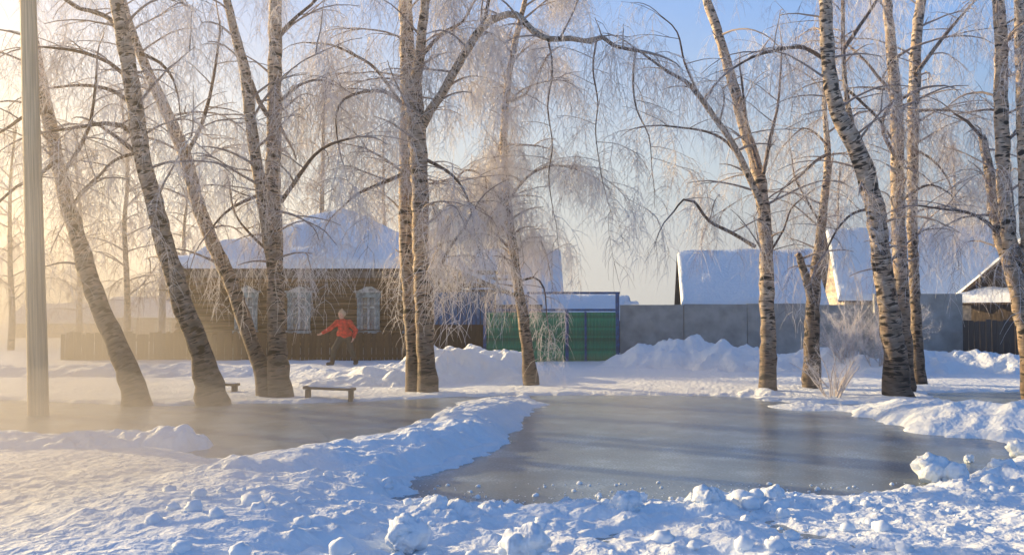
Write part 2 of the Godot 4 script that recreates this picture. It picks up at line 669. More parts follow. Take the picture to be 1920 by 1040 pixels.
func far_tree(label: String, x: float, d: float, h: float, w: float, lean: float, o := {}) -> void:
	# a tree behind the street, grown from its trunk
	var b := px(x, 600, d)
	b.y = 0.1
	rng.seed = hash(label)
	var stem := []
	var n := 6
	var p := b
	for i in n + 1:
		var t := float(i) / n
		stem.append([p, w * (1.0 - 0.75 * t)])
		p += Vector3(lean * h / n + rng.randf_range(-0.12, 0.12), h / n, rng.randf_range(-0.2, 0.2))
	var px_stem := []
	for s in stem:
		var q: Vector3 = s[0]
		# back to picture units at this depth, so that tree() can take it
		px_stem.append(q)
	var root := thing("birch_tree", label, "birch tree", b, 0.0, "bare trees behind the houses")
	for s in stem:
		s[0] -= b
	stem[0][0].y = -0.3
	var sp := smooth_path(stem, 0.4)
	var cols := PackedColorArray()
	for i in sp[0].size():
		cols.append(Color(0.6, 0.55, 0.5).lerp(Color(0.25, 0.2, 0.18), smoothstep(0.08, 0.03, sp[1][i])))
	var tm := MB.new()
	tm.tube(sp[0], sp[1], 8, cols)
	part("trunk", tm.mesh(), M.bark, root)
	var mb := MB.new()
	var out := []
	for i in range(1, sp[0].size()):
		var q: Vector3 = sp[0][i]
		if q.y < 1.6:
			continue
		for k in 2:
			var a := rng.randf() * TAU
			var dir := Vector3(cos(a), rng.randf_range(0.2, 1.2), sin(a)).normalized()
			branch(mb, out, q, dir, rng.randf_range(1.2, 3.2) * (1.15 - q.y / h * 0.7), 0.03, 0.13, 0.3, Vector2(0.7, 1.9))
	tag(part("branches", mb.mesh(), M.twig_plain, root), "", "", "", "stuff")
	var sets := [[], []]
	for t in out:
		sets[0 if rng.randf() < 0.55 else 1].append(t)
	scatter("frosted_twigs", sprays[6], M.frost_dim, sets[0], root)
	scatter("bare_twigs", sprays[7], M.twig_pale, sets[1], root)


func shrub(label: String, base: Vector3, stems: int, h: float, spread: float, o := {}) -> void:
	rng.seed = hash(label)
	var root := thing("frosted_shrub", label, "shrub", base, 0.0, "frosted shrubs by the grey wall")
	var out := []
	var mb := MB.new()
	for k in stems:
		var a := rng.randf() * TAU
		var dir := Vector3(cos(a) * spread, 1.0, sin(a) * spread).normalized()
		var l := h * rng.randf_range(0.6, 1.05)
		var st := Vector3(cos(a), 0, sin(a)) * 0.06 - Vector3(0, 0.1, 0)
		branch(mb, out, st, dir, l, 0.016, 0.05, 0.12, Vector2(0.18, 0.5))
		branch(mb, out, st + dir * l * 0.35, (dir + Vector3(rng.randf_range(-0.8, 0.8), 0.1, rng.randf_range(-0.8, 0.8))).normalized(), l * 0.6, 0.009, 0.03, 0.1, Vector2(0.18, 0.45))
	tag(part("branches", mb.mesh(), M.frost_stem, root), "", "", "", "stuff")
	var flip := []
	for t in out:
		flip.append(Transform3D(t.basis * Basis(Vector3.RIGHT, rng.randf_range(1.2, 3.6)), t.origin))
	scatter("frosted_twigs", sprays[1], M.frost, flip, root)


# ---------------------------------------------------------------- buildings

func snow_roof(w: float, d: float, fn: Callable, thick: float, step := 0.22) -> ArrayMesh:
	# a pillow of snow over a roof whose top is fn(x, z), with a rounded edge
	var xs := axis([-w / 2, [-w / 2 + 0.16, 0.04], [w / 2 - 0.16, step], [w / 2, 0.04]])
	var zs := axis([-d / 2, [-d / 2 + 0.16, 0.04], [d / 2 - 0.16, step], [d / 2, 0.04]])
	var top := func(x: float, z: float) -> float:
		var e := minf(minf(x + w / 2, w / 2 - x), minf(z + d / 2, d / 2 - z)) * (1.0 + 0.6 * noise.get_noise_2d(x * 9.0, z * 9.0 + w))
		var k := sqrt(clampf(1.0 - pow(1.0 - clampf(e / 0.16, 0.0, 1.0), 2.0), 0.0, 1.0))
		return fn.call(x, z) - 0.02 + (thick + 0.55 * thick * noise.get_noise_2d(x * 4.0 + w, z * 4.0) + 0.01 * noise.get_noise_2d(x * 25.0, z * 25.0)) * k
	return field(xs, zs, top).mesh()


func boards(w: float, d: float, fn: Callable, th: float) -> ArrayMesh:
	var mb := MB.new()
	var n := 16
	var f := func(i: int, j: int) -> Vector3:
		var x := -w / 2 + w * i / n
		var z := -d / 2 + d * j / n
		return Vector3(x, fn.call(x, z), z)
	var dn := Vector3(0, -th, 0)
	for j in n:
		for i in n:
			var a: Vector3 = f.call(i, j)
			var b: Vector3 = f.call(i + 1, j)
			var c: Vector3 = f.call(i + 1, j + 1)
			var e: Vector3 = f.call(i, j + 1)
			mb.quad(e, c, b, a)
			mb.quad(a + dn, b + dn, c + dn, e + dn)
	for k in n:
		for s in [[f.call(k, n), f.call(k + 1, n)], [f.call(k + 1, 0), f.call(k, 0)], [f.call(0, k), f.call(0, k + 1)], [f.call(n, k + 1), f.call(n, k)]]:
			mb.quad(s[0] + dn, s[1] + dn, s[1], s[0])
	return mb.mesh()


func plank_mesh(seed_: int, top: float) -> ArrayMesh:
	# one metre high, one wide, one thick, set on the ground; corners a little uneven
	var r := RandomNumberGenerator.new()
	r.seed = seed_
	var p := []
	for y in [0.0, 1.0]:
		for q in [Vector2(-0.48, 0.5), Vector2(0.48, 0.5), Vector2(0.48, -0.5), Vector2(-0.48, -0.5)]:
			p.append(Vector3(q.x + r.randf_range(-0.02, 0.02), y + (r.randf_range(-top, top) if y > 0.5 else 0.0), q.y))
	p[7].y = p[4].y
	p[6].y = p[5].y
	var mb := MB.new()
	mb.hexa(p)
	return mb.mesh()


func log_mesh(seed_: int) -> ArrayMesh:
	var r := RandomNumberGenerator.new()
	r.seed = seed_
	var mb := MB.new()
	var p := PackedVector3Array()
	var rad := PackedFloat32Array()
	for i in 5:
		p.append(Vector3(i / 4.0 - 0.5, r.randf_range(-0.04, 0.04), r.randf_range(-0.04, 0.04)))
		rad.append(r.randf_range(0.48, 0.53))
	mb.tube(p, rad, 9)
	return mb.mesh()


func fence_row(root: Node3D, a: Vector3, b: Vector3, h: float, wid: float, mats: Array, called := "plank", gap := 1.06, vary := 0.05, lean := 0.01) -> void:
	# planks from a to b, both in the root's own axes
	var n := int(a.distance_to(b) / (wid * gap))
	var yaw := atan2(-(b - a).z, (b - a).x)
	for i in n:
		var q := a.lerp(b, (i + 0.5) / n)
		var t := Transform3D(Basis(Vector3.UP, yaw) * Basis(Vector3.BACK, rng.randf_range(-lean, lean)) * Basis.from_scale(Vector3(wid, h * (1.0 + rng.randf_range(-vary, vary)), 0.025)), q + Vector3(0, 0, rng.randf_range(-0.012, 0.012)))
		part(called, M.planks[rng.randi() % 3], mats[rng.randi() % mats.size()], root, t)


func window(root: Node3D, at: Vector3, w: float, h: float, facing := Basis.IDENTITY, fancy := true) -> void:
	var T := Transform3D(facing, at)
	var f := MB.new()
	for s in [-1.0, 1.0]:
		f.box(Vector3(s * (w / 2 + 0.06), 0, 0.05), Vector3(0.13, h + 0.02, 0.1))
	f.box(Vector3(0, -h / 2 - 0.08, 0.08), Vector3(w + 0.34, 0.09, 0.18))
	f.box(Vector3(0, h / 2 + 0.09, 0.06), Vector3(w + 0.3, 0.16, 0.12))
	var fr := part("window", f.mesh(), M.frame_blue, root, T)
	if fancy:
		var c := MB.new()
		c.box(Vector3(0, h / 2 + 0.2, 0.09), Vector3(w + 0.42, 0.06, 0.22))
		var p := [Vector3(-w / 2 - 0.12, h / 2 + 0.232, 0.02), Vector3(w / 2 + 0.12, h / 2 + 0.232, 0.02), Vector3(0, h / 2 + 0.42, 0.02)]
		c.tri(p[0], p[1], p[2])
		c.tri(p[1] - Vector3(0, 0, 0.04), p[0] - Vector3(0, 0, 0.04), p[2] - Vector3(0, 0, 0.04))
		part("window_crown", c.mesh(), M.frame_pale, fr)
	var m := MB.new()
	m.box(Vector3(0, 0, 0.02), Vector3(0.07, h, 0.05))
	m.box(Vector3(0, h * 0.2, 0.02), Vector3(w, 0.05, 0.045))
	for s in [-1.0, 1.0]:
		m.box(Vector3(s * (w / 2 - 0.03), 0, 0.02), Vector3(0.06, h, 0.05))
	part("sash", m.mesh(), M.frame_pale, fr)
	var g := MB.new()
	g.box(Vector3(0, 0, -0.012), Vector3(w, h, 0.008))
	part("pane", g.mesh(), M.glass, fr)
	var cu := MB.new()
	for i in 14:
		var x0 := -w / 2 + w * i / 14.0
		cu.quad(Vector3(x0, -h / 2, -0.1 - 0.03 * (i % 2)), Vector3(x0 + w / 14.0, -h / 2, -0.1 - 0.03 * ((i + 1) % 2)), Vector3(x0 + w / 14.0, h / 2, -0.1 - 0.03 * ((i + 1) % 2)), Vector3(x0, h / 2, -0.1 - 0.03 * (i % 2)))
	part("curtain", cu.mesh(), M.curtain, fr)


func small_house(called: String, label: String, at: Vector3, yaw: float, w: float, d: float, wall_h: float, ridge: float, wall_mat: Material, o := {}) -> Node3D:
	# gabled: the ridge runs along x; the front is +z
	var root := thing(called, label, o.get("category", "house"), at, yaw)
	var over: float = o.get("over", 0.3)
	var slope := (ridge - wall_h) / (d / 2)
	var fn := func(_x: float, z: float) -> float: return ridge + 0.1 - slope * absf(z)
	var wm := MB.new()
	var hw := w / 2
	var hd := d / 2
	wm.quad(Vector3(-hw, -0.3, hd), Vector3(hw, -0.3, hd), Vector3(hw, wall_h, hd), Vector3(-hw, wall_h, hd))
	wm.quad(Vector3(hw, -0.3, -hd), Vector3(-hw, -0.3, -hd), Vector3(-hw, wall_h, -hd), Vector3(hw, wall_h, -hd))
	for s in [-1.0, 1.0]:
		if s < 0:
			wm.quad(Vector3(-hw, -0.3, -hd), Vector3(-hw, -0.3, hd), Vector3(-hw, wall_h, hd), Vector3(-hw, wall_h, -hd))
			wm.tri(Vector3(-hw, wall_h, -hd), Vector3(-hw, wall_h, hd), Vector3(-hw, ridge, 0))
		else:
			wm.quad(Vector3(hw, -0.3, hd), Vector3(hw, -0.3, -hd), Vector3(hw, wall_h, -hd), Vector3(hw, wall_h, hd))
			wm.tri(Vector3(hw, wall_h, hd), Vector3(hw, wall_h, -hd), Vector3(hw, ridge, 0))
	part("wall", wm.mesh(), wall_mat, root)
	var rf := part("roof", boards(w + 2 * over, d + 2 * over, fn, 0.09), M.old_wood, root)
	part("roof_snow", snow_roof(w + 2 * over + 0.02, d + 2 * over + 0.02, fn, o.get("snow", 0.2)), M.snow, rf)
	if o.get("chimney", false):
		var c := MB.new()
		c.box(Vector3(w * 0.15, ridge + 0.3, 0.2), Vector3(0.5, 1.1, 0.5))
		c.box(Vector3(w * 0.15, ridge + 0.88, 0.2), Vector3(0.6, 0.1, 0.6))
		part("chimney", c.mesh(), M.brick, rf)
	for x in o.get("windows", []):
		window(root, Vector3(x, wall_h * 0.55, hd + 0.02), 0.7, 0.9, Basis.IDENTITY, false)
	return root


# ---------------------------------------------------------------- person

func sdf_mesh(bones: Array, cs: float, k: float, mb: MB) -> void:
	# bones: [a, b, radius a, radius b]; smooth union, surface nets
	var lo := Vector3(1e9, 1e9, 1e9)
	var hi := -lo
	for b in bones:
		var r := maxf(b[2], b[3]) + k + cs * 2
		lo = lo.min(b[0] - Vector3.ONE * r).min(b[1] - Vector3.ONE * r)
		hi = hi.max(b[0] + Vector3.ONE * r).max(b[1] + Vector3.ONE * r)
	var n := Vector3i(((hi - lo) / cs).ceil()) + Vector3i.ONE
	var f := PackedFloat32Array()
	f.resize(n.x * n.y * n.z)
	f.fill(1.0)
	for b in bones:
		var a: Vector3 = b[0]
		var e: Vector3 = b[1] - a
		var l2 := maxf(e.length_squared(), 1e-9)
		var r := maxf(b[2], b[3]) + k * 1.2 + cs * 2
		var c0 := Vector3i(((a.min(b[1]) - Vector3.ONE * r - lo) / cs).floor()).clamp(Vector3i.ZERO, n - Vector3i.ONE)
		var c1 := Vector3i(((a.max(b[1]) + Vector3.ONE * r - lo) / cs).ceil()).clamp(Vector3i.ZERO, n - Vector3i.ONE)
		for z in range(c0.z, c1.z + 1):
			for y in range(c0.y, c1.y + 1):
				for x in range(c0.x, c1.x + 1):
					var p := lo + Vector3(x, y, z) * cs
					var t := clampf((p - a).dot(e) / l2, 0.0, 1.0)
					var d: float = p.distance_to(a + e * t) - lerpf(b[2], b[3], t)
					var i := (z * n.y + y) * n.x + x
					var o := f[i]
					var h := maxf(k - absf(o - d), 0.0) / k
					f[i] = minf(o, d) - h * h * k * 0.25
	var at := {}
	var first := mb.v.size()
	var offs := [0, 1, n.x, n.x + 1, n.x * n.y, n.x * n.y + 1, n.x * n.y + n.x, n.x * n.y + n.x + 1]
	var corner := [Vector3(0, 0, 0), Vector3(1, 0, 0), Vector3(0, 1, 0), Vector3(1, 1, 0), Vector3(0, 0, 1), Vector3(1, 0, 1), Vector3(0, 1, 1), Vector3(1, 1, 1)]
	var edges := [[0, 1], [2, 3], [4, 5], [6, 7], [0, 2], [1, 3], [4, 6], [5, 7], [0, 4], [1, 5], [2, 6], [3, 7]]
	for z in n.z - 1:
		for y in n.y - 1:
			for x in n.x - 1:
				var i := (z * n.y + y) * n.x + x
				var neg := 0
				for o in offs:
					if f[i + o] < 0.0:
						neg += 1
				if neg == 0 or neg == 8:
					continue
				var s := Vector3.ZERO
				var cnt := 0
				for e in edges:
					var d0 := f[i + offs[e[0]]]
					var d1 := f[i + offs[e[1]]]
					if (d0 < 0.0) != (d1 < 0.0):
						s += corner[e[0]].lerp(corner[e[1]], d0 / (d0 - d1))
						cnt += 1
				at[i] = mb.v.size()
				mb.v.append(lo + (Vector3(x, y, z) + s / cnt) * cs)
				mb.n.append(Vector3(f[i + 1] - f[i], f[i + n.x] - f[i], f[i + n.x * n.y] - f[i]).normalized())
				mb.t.append(Vector2(x, y) * cs)
	var st := [1, n.x, n.x * n.y]
	for i in at:
		for ax in 3:
			var u: int = st[(ax + 1) % 3]
			var w: int = st[(ax + 2) % 3]
			var d0 := f[i]
			var d1 := f[i + st[ax]]
			if (d0 < 0.0) == (d1 < 0.0):
				continue
			if not (at.has(i - u) and at.has(i - w) and at.has(i - u - w)):
				continue
			var q := [at[i], at[i - u], at[i - u - w], at[i - w]]
			if d0 < 0.0:
				mb.ix.append_array(PackedInt32Array([q[0], q[2], q[1], q[0], q[3], q[2]]))
			else:
				mb.ix.append_array(PackedInt32Array([q[0], q[1], q[2], q[0], q[2], q[3]]))
	var acc := PackedVector3Array()
	acc.resize(mb.v.size() - first)
	for q in range(0, mb.ix.size(), 3):
		var a := mb.ix[q]
		if a < first:
			continue
		var b := mb.ix[q + 1]
		var c := mb.ix[q + 2]
		var nn := (mb.v[c] - mb.v[a]).cross(mb.v[b] - mb.v[a])
		acc[a - first] += nn
		acc[b - first] += nn
		acc[c - first] += nn
	for i in acc.size():
		if acc[i].length() > 1e-12:
			mb.n[first + i] = acc[i].normalized()


func hand(bones: Array, wrist: Vector3, fwd: Vector3, side: Vector3) -> void:
	var up := side.cross(fwd).normalized()
	bones.append([wrist, wrist + fwd * 0.07, 0.026, 0.03])
	for i in 4:
		var root := wrist + fwd * 0.085 + side * (i - 1.5) * 0.021
		var l: float = [0.062, 0.075, 0.07, 0.054][i]
		var mid := root + fwd * l * 0.55 - up * 0.008
		bones.append([wrist + fwd * 0.04 + side * (i - 1.5) * 0.016, root, 0.012, 0.0095])
		bones.append([root, mid, 0.0095, 0.009])
		bones.append([mid, mid + (fwd * 0.7 - up * 0.7).normalized() * l * 0.5, 0.009, 0.0075])
	var th := wrist + fwd * 0.03 - side * 0.03
	bones.append([wrist + fwd * 0.02, th, 0.016, 0.013])
	bones.append([th, th + (fwd * 0.8 - side * 0.6).normalized() * 0.045, 0.012, 0.009])


func build_person(at: Vector3) -> void:
	var root := thing("person", "person in a red jacket striding before the log house, one arm held out", "person", at)
	var V := func(x: float, y: float, z := 0.0) -> Vector3: return Vector3(x, y, z)
	var foot_l: Vector3 = V.call(-0.33, 0.08, 0.08)
	var foot_r: Vector3 = V.call(0.33, 0.09, -0.1)
	var knee_l: Vector3 = V.call(-0.27, 0.45, 0.14)
	var knee_r: Vector3 = V.call(0.2, 0.44, 0.06)
	var hip_l: Vector3 = V.call(-0.09, 0.8, 0.02)
	var hip_r: Vector3 = V.call(0.1, 0.8, -0.02)
	var chest: Vector3 = V.call(-0.03, 1.14, 0.03)
	var sh_l: Vector3 = V.call(-0.2, 1.23, 0.04)
	var sh_r: Vector3 = V.call(0.15, 1.22, 0.0)
	var el_l: Vector3 = V.call(-0.4, 1.05, 0.1)
	var ha_l: Vector3 = V.call(-0.6, 0.93, 0.2)
	var el_r: Vector3 = V.call(0.32, 1.0, -0.06)
	var ha_r: Vector3 = V.call(0.28, 0.79, 0.08)
	var neck: Vector3 = V.call(-0.05, 1.3, 0.03)
	var head: Vector3 = V.call(-0.08, 1.435, 0.05)
	var body := MB.new()
	sdf_mesh([[hip_l, knee_l, 0.07, 0.05], [knee_l, foot_l, 0.045, 0.035], [hip_r, knee_r, 0.07, 0.05], [knee_r, foot_r, 0.045, 0.035], [hip_l, hip_r, 0.09, 0.09], [V.call(0, 0.82), chest, 0.1, 0.12], [sh_l, sh_r, 0.06, 0.06], [sh_l, el_l, 0.04, 0.034], [el_l, ha_l, 0.034, 0.026], [sh_r, el_r, 0.04, 0.034], [el_r, ha_r, 0.034, 0.026], [chest, neck, 0.08, 0.05], [neck, head, 0.05, 0.05]], 0.02, 0.03, body)
	var fw := Vector3(-0.5, -0.08, 0.86).normalized()
	var rt := fw.cross(Vector3.UP).normalized()
	sdf_mesh([[head + Vector3(0, 0.03, 0) - fw * 0.015, head + Vector3(0, 0.03, 0) + fw * 0.015, 0.088, 0.082], [head + fw * 0.02, head + fw * 0.045 - Vector3(0, 0.06, 0), 0.068, 0.036], [head + fw * 0.088 + Vector3(0, 0.005, 0), head + fw * 0.106 - Vector3(0, 0.022, 0), 0.009, 0.013], [head + fw * 0.084 - Vector3(0, 0.05, 0) - rt * 0.018, head + fw * 0.084 - Vector3(0, 0.05, 0) + rt * 0.018, 0.007, 0.007], [head + rt * 0.082, head + rt * 0.086 - Vector3(0, 0.03, 0), 0.016, 0.012], [head - rt * 0.082, head - rt * 0.086 - Vector3(0, 0.03, 0), 0.016, 0.012], [neck, head - Vector3(0, 0.03, 0), 0.045, 0.045]], 0.007, 0.012, body)
	for h in [[ha_l, (ha_l - el_l).normalized(), Vector3(0.2, 0.4, 0.9)], [ha_r, (ha_r - el_r).normalized(), Vector3(0.1, 0.0, 1.0)]]:
		var hb := []
		var sd: Vector3 = (h[2] - h[1] * h[2].dot(h[1])).normalized()
		hand(hb, h[0], h[1], sd)
		sdf_mesh(hb, 0.0045, 0.006, body)
	part("body", body.mesh(), M.skin, root)
	var eyes := MB.new()
	for s in [-1.0, 1.0]:
		var e: Vector3 = head + fw * 0.082 + rt * s * 0.032 + Vector3(0, 0.014, 0)
		sdf_mesh([[e - rt * 0.006, e + rt * 0.006, 0.008, 0.008]], 0.004, 0.003, eyes)
	part("eyes", eyes.mesh(), M.dark_cloth, root)
	var j := MB.new()
	sdf_mesh([[V.call(-0.1, 0.9, 0.02), V.call(0.1, 0.9, -0.01), 0.125, 0.13], [V.call(0.0, 0.88), chest, 0.15, 0.155], [chest, V.call(-0.02, 1.2, 0.02), 0.15, 0.12], [sh_l, sh_r, 0.085, 0.09], [sh_l, el_l, 0.078, 0.062], [el_l, ha_l.lerp(el_l, 0.08), 0.06, 0.05], [sh_r, el_r, 0.08, 0.064], [el_r, ha_r.lerp(el_r, 0.08), 0.062, 0.05], [chest, neck - Vector3(0, 0.01, 0), 0.1, 0.075]], 0.018, 0.04, j)
	part("jacket", j.mesh(), M.red_cloth, root)
	var t := MB.new()
	sdf_mesh([[hip_l, hip_r, 0.115, 0.115], [hip_l, knee_l, 0.105, 0.082], [knee_l, foot_l.lerp(knee_l, 0.25), 0.08, 0.066], [hip_r, knee_r, 0.105, 0.082], [knee_r, foot_r.lerp(knee_r, 0.25), 0.08, 0.066]], 0.018, 0.03, t)
	part("trousers", t.mesh(), M.dark_cloth, root)
	for q in [[foot_l, knee_l, Vector3(-0.12, -0.035, 0.08)], [foot_r, knee_r, Vector3(-0.02, -0.035, 0.14)]]:
		var b := MB.new()
		sdf_mesh([[q[0].lerp(q[1], 0.35), q[0], 0.068, 0.062], [q[0] - Vector3(0, 0.025, 0), q[0] + q[2], 0.055, 0.045]], 0.012, 0.03, b)
		part("boot", b.mesh(), M.boot, root)
	var hat := MB.new()
	sdf_mesh([[head + Vector3(0, 0.07, 0) - fw * 0.02, head + Vector3(0, 0.085, 0) - fw * 0.01, 0.092, 0.085], [head + Vector3(0, 0.045, 0) - fw * 0.03 - rt * 0.03, head + Vector3(0, 0.045, 0) - fw * 0.03 + rt * 0.03, 0.09, 0.09], [head + Vector3(0, 0.18, 0) - fw * 0.02, head + Vector3(0, 0.19, 0) - fw * 0.02, 0.025, 0.025]], 0.012, 0.02, hat)
	part("hat", hat.mesh(), M.pale_wool, root)


# ---------------------------------------------------------------- the place

func mist(label: String, at: Vector3, size: Vector3, density: float) -> void:
	# thins out towards its edge: shells one inside the other
	for k in 4:
		var f := FogVolume.new()
		f.name = numbered(self, "mist")
		f.shape = RenderingServer.FOG_VOLUME_SHAPE_ELLIPSOID
		f.size = size * [1.25, 0.95, 0.68, 0.42][k]
		f.position = at + Vector3(0.06, 0.02, 0.03) * size * k
		var m := FogMaterial.new()
		m.albedo = Color(1.0, 0.96, 0.89)
		m.density = density * 0.38
		f.material = m
		add_child(f, true)
		tag(f, label, "mist", "drifts of steam over the ice", "stuff")


func _ready() -> void:
	rng.seed = 11
	# camera
	var cam := Camera3D.new()
	cam.name = "camera"
	cam.fov = 33.0
	cam.near = 0.05
	cam.far = 3000.0
	cam.position = Vector3(0, CAM_H, 0)
	cam.rotation = Vector3(TH, 0, 0)
	add_child(cam)
	cam.current = true
	# sky, air, exposure
	var env := Environment.new()
	env.background_mode = Environment.BG_SKY
	var sky := Sky.new()
	var sm := PanoramaSkyMaterial.new()
	sm.panorama = sky_image()
	sky.sky_material = sm
	env.sky = sky
	env.background_energy_multiplier = 0.84
	env.tonemap_mode = Environment.TONE_MAPPER_LINEAR
	env.tonemap_exposure = 2.55
	env.volumetric_fog_enabled = true
	env.volumetric_fog_density = 0.0042
	env.volumetric_fog_albedo = Color(1, 0.97, 0.93)
	env.volumetric_fog_anisotropy = 0.76
	env.sdfgi_enabled = true
	env.ssao_enabled = true
	env.ssil_enabled = true
	var we := WorldEnvironment.new()
	we.environment = env
	add_child(we)
	# sun
	var sun := DirectionalLight3D.new()
	sun.name = "sun"
	sun.light_energy = 1.6
	sun.light_color = Color(1.0, 0.865, 0.64)
	sun.light_angular_distance = 0.55
	sun.shadow_enabled = true
	add_child(sun)
	sun.look_at_from_position(Vector3.ZERO, sun_dir())

	noise.seed = 3
	noise.frequency = 0.12
	noise.fractal_octaves = 3
	fine.seed = 8
	fine.frequency = 0.15
	cell.seed = 5
	cell.noise_type = FastNoiseLite.TYPE_CELLULAR
	cell.frequency = 0.25
	cell.cellular_return_type = FastNoiseLite.RETURN_CELL_VALUE
	build_materials()
	build_ground()
	build_buildings()
	build_trees()
	build_small_things()
	build_mist()


func build_materials() -> void:
	var grain := noise_tex(256, 0.02, 4, 4, 0.55, 1.15)
	var bumpy := noise_tex(512, 0.02, 5, 9, 0.0, 1.0)
	var blot := noise_tex(512, 0.008, 4, 21, 0.62, 1.12)
	var crisp := noise_tex(512, 0.09, 3, 31, 0.0, 1.0)
	var wood := fissure_tex(6, 256, 6)
	M.snow = mat(lin(0.77, 0.84, 0.90), 0.75, null, bumpy, 3.0, 0.7, true)
	M.snow_crumb = mat(lin(0.77, 0.84, 0.90), 0.75)
	M.ice = mat(lin(0.30, 0.38, 0.43), 0.26, ice_tex(), crisp, 0.16, 0.17, true)
	M.bark = mat(Color.WHITE, 0.85, bark_tex(2, 1.25), grain, 0.5)
	M.bark_b = mat(Color.WHITE, 0.85, bark_tex(14, 1.75), grain, 0.6)
	M.bark_rough = mat(lin(0.62, 0.58, 0.54), 0.9, fissure_tex(17, 256, 4), wood, 1.5)
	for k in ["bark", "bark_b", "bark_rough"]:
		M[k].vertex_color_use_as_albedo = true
	M.twig_plain = mat(lin(1, 1, 1), 0.9)
	M.twig_plain.vertex_color_use_as_albedo = true
	M.frost = mat(lin(0.84, 0.84, 0.86), 0.85)
	M.frost_dim = mat(lin(0.72, 0.70, 0.71), 0.85)
	M.frost_stem = mat(lin(0.55, 0.5, 0.48), 0.85)
	M.twig = mat(lin(0.11, 0.075, 0.07), 0.85)
	M.twig_pale = mat(lin(0.27, 0.2, 0.19), 0.85)
	for k in ["frost", "frost_dim"]:
		M[k].backlight_enabled = true
		M[k].backlight = lin(0.5, 0.48, 0.48)
	M.old_wood = mat(lin(0.16, 0.13, 0.11), 0.9, wood)
	M.log_a = mat(lin(0.36, 0.25, 0.14), 0.85, wood, wood, 0.6, 1.0)
	M.log_b = mat(lin(0.29, 0.20, 0.12), 0.85, wood, wood, 0.6, 1.0)
	M.log_c = mat(lin(0.42, 0.30, 0.18), 0.85, wood, wood, 0.6, 1.0)
	M.picket_a = mat(lin(0.20, 0.13, 0.08), 0.9, wood)
	M.picket_b = mat(lin(0.15, 0.105, 0.075), 0.9, wood)
	M.picket_c = mat(lin(0.25, 0.17, 0.10), 0.9, wood)
	M.slate_a = mat(lin(0.12, 0.125, 0.14), 0.9, wood)
	M.slate_b = mat(lin(0.095, 0.1, 0.115), 0.9, wood)
	M.slate_c = mat(lin(0.15, 0.155, 0.165), 0.9, wood)
	M.frame_blue = mat(lin(0.32, 0.43, 0.48), 0.6, grain)
	M.frame_pale = mat(lin(0.62, 0.66, 0.66), 0.6, grain)
	M.glass = mat(Color(0.7, 0.8, 0.85, 0.25), 0.06)
	M.glass.transparency = BaseMaterial3D.TRANSPARENCY_ALPHA
	M.curtain = mat(lin(0.26, 0.27, 0.26), 0.9)
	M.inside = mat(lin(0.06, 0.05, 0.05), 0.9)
	M.brick = mat(lin(0.28, 0.13, 0.09), 0.9, grain)
	M.green = mat(lin(0.006, 0.25, 0.135), 0.45, grain)
	M.green_b = mat(lin(0.008, 0.27, 0.15), 0.45, grain)
	M.blue = mat(lin(0.008, 0.105, 0.32), 0.45, grain)
	M.blue_board = mat(lin(0.012, 0.17, 0.42), 0.55, grain)
	M.blue_board_b = mat(lin(0.01, 0.14, 0.36), 0.55, grain)
	M.concrete = mat(lin(0.37, 0.385, 0.375), 0.9, noise_tex(512, 0.01, 4, 24, 0.82, 1.05), bumpy, 0.6, 0.35, true)
	M.cream = mat(lin(0.62, 0.52, 0.4), 0.9, blot)
	M.grey_wall = mat(lin(0.26, 0.25, 0.26), 0.9, blot)
	M.gable_a = mat(lin(0.34, 0.23, 0.13), 0.85, wood)
	M.gable_b = mat(lin(0.28, 0.18, 0.1), 0.85, wood)
	M.gable_c = mat(lin(0.4, 0.28, 0.16), 0.85, wood)
	M.pole = mat(lin(0.62, 0.51, 0.35), 0.9, noise_tex(256, 0.03, 3, 44, 0.72, 1.08), wood, 0.5)
	M.pole.uv1_scale = Vector3(3, 0.14, 1)
	M.skin = mat(lin(0.55, 0.32, 0.24), 0.6)
	M.red_cloth = mat(lin(0.72, 0.055, 0.035), 0.8, grain, bumpy, 3.0, 1.5, true)
	M.dark_cloth = mat(lin(0.05, 0.05, 0.045), 0.9)
	M.boot = mat(lin(0.03, 0.028, 0.028), 0.8)
	M.pale_wool = mat(lin(0.42, 0.33, 0.24), 0.95)
	M.planks = [plank_mesh(1, 0.02), plank_mesh(2, 0.03), plank_mesh(3, 0.015)]
	M.logs = [log_mesh(1), log_mesh(2), log_mesh(3)]
	for i in 3:
		sprays.append(make_spray(40 + i, 0.0044, 15))
	for i in 3:
		sprays.append(make_spray(60 + i, 0.0036, 11))
	sprays.append(make_spray(80, 0.0085, 10))
	sprays.append(make_spray(81, 0.007, 8))


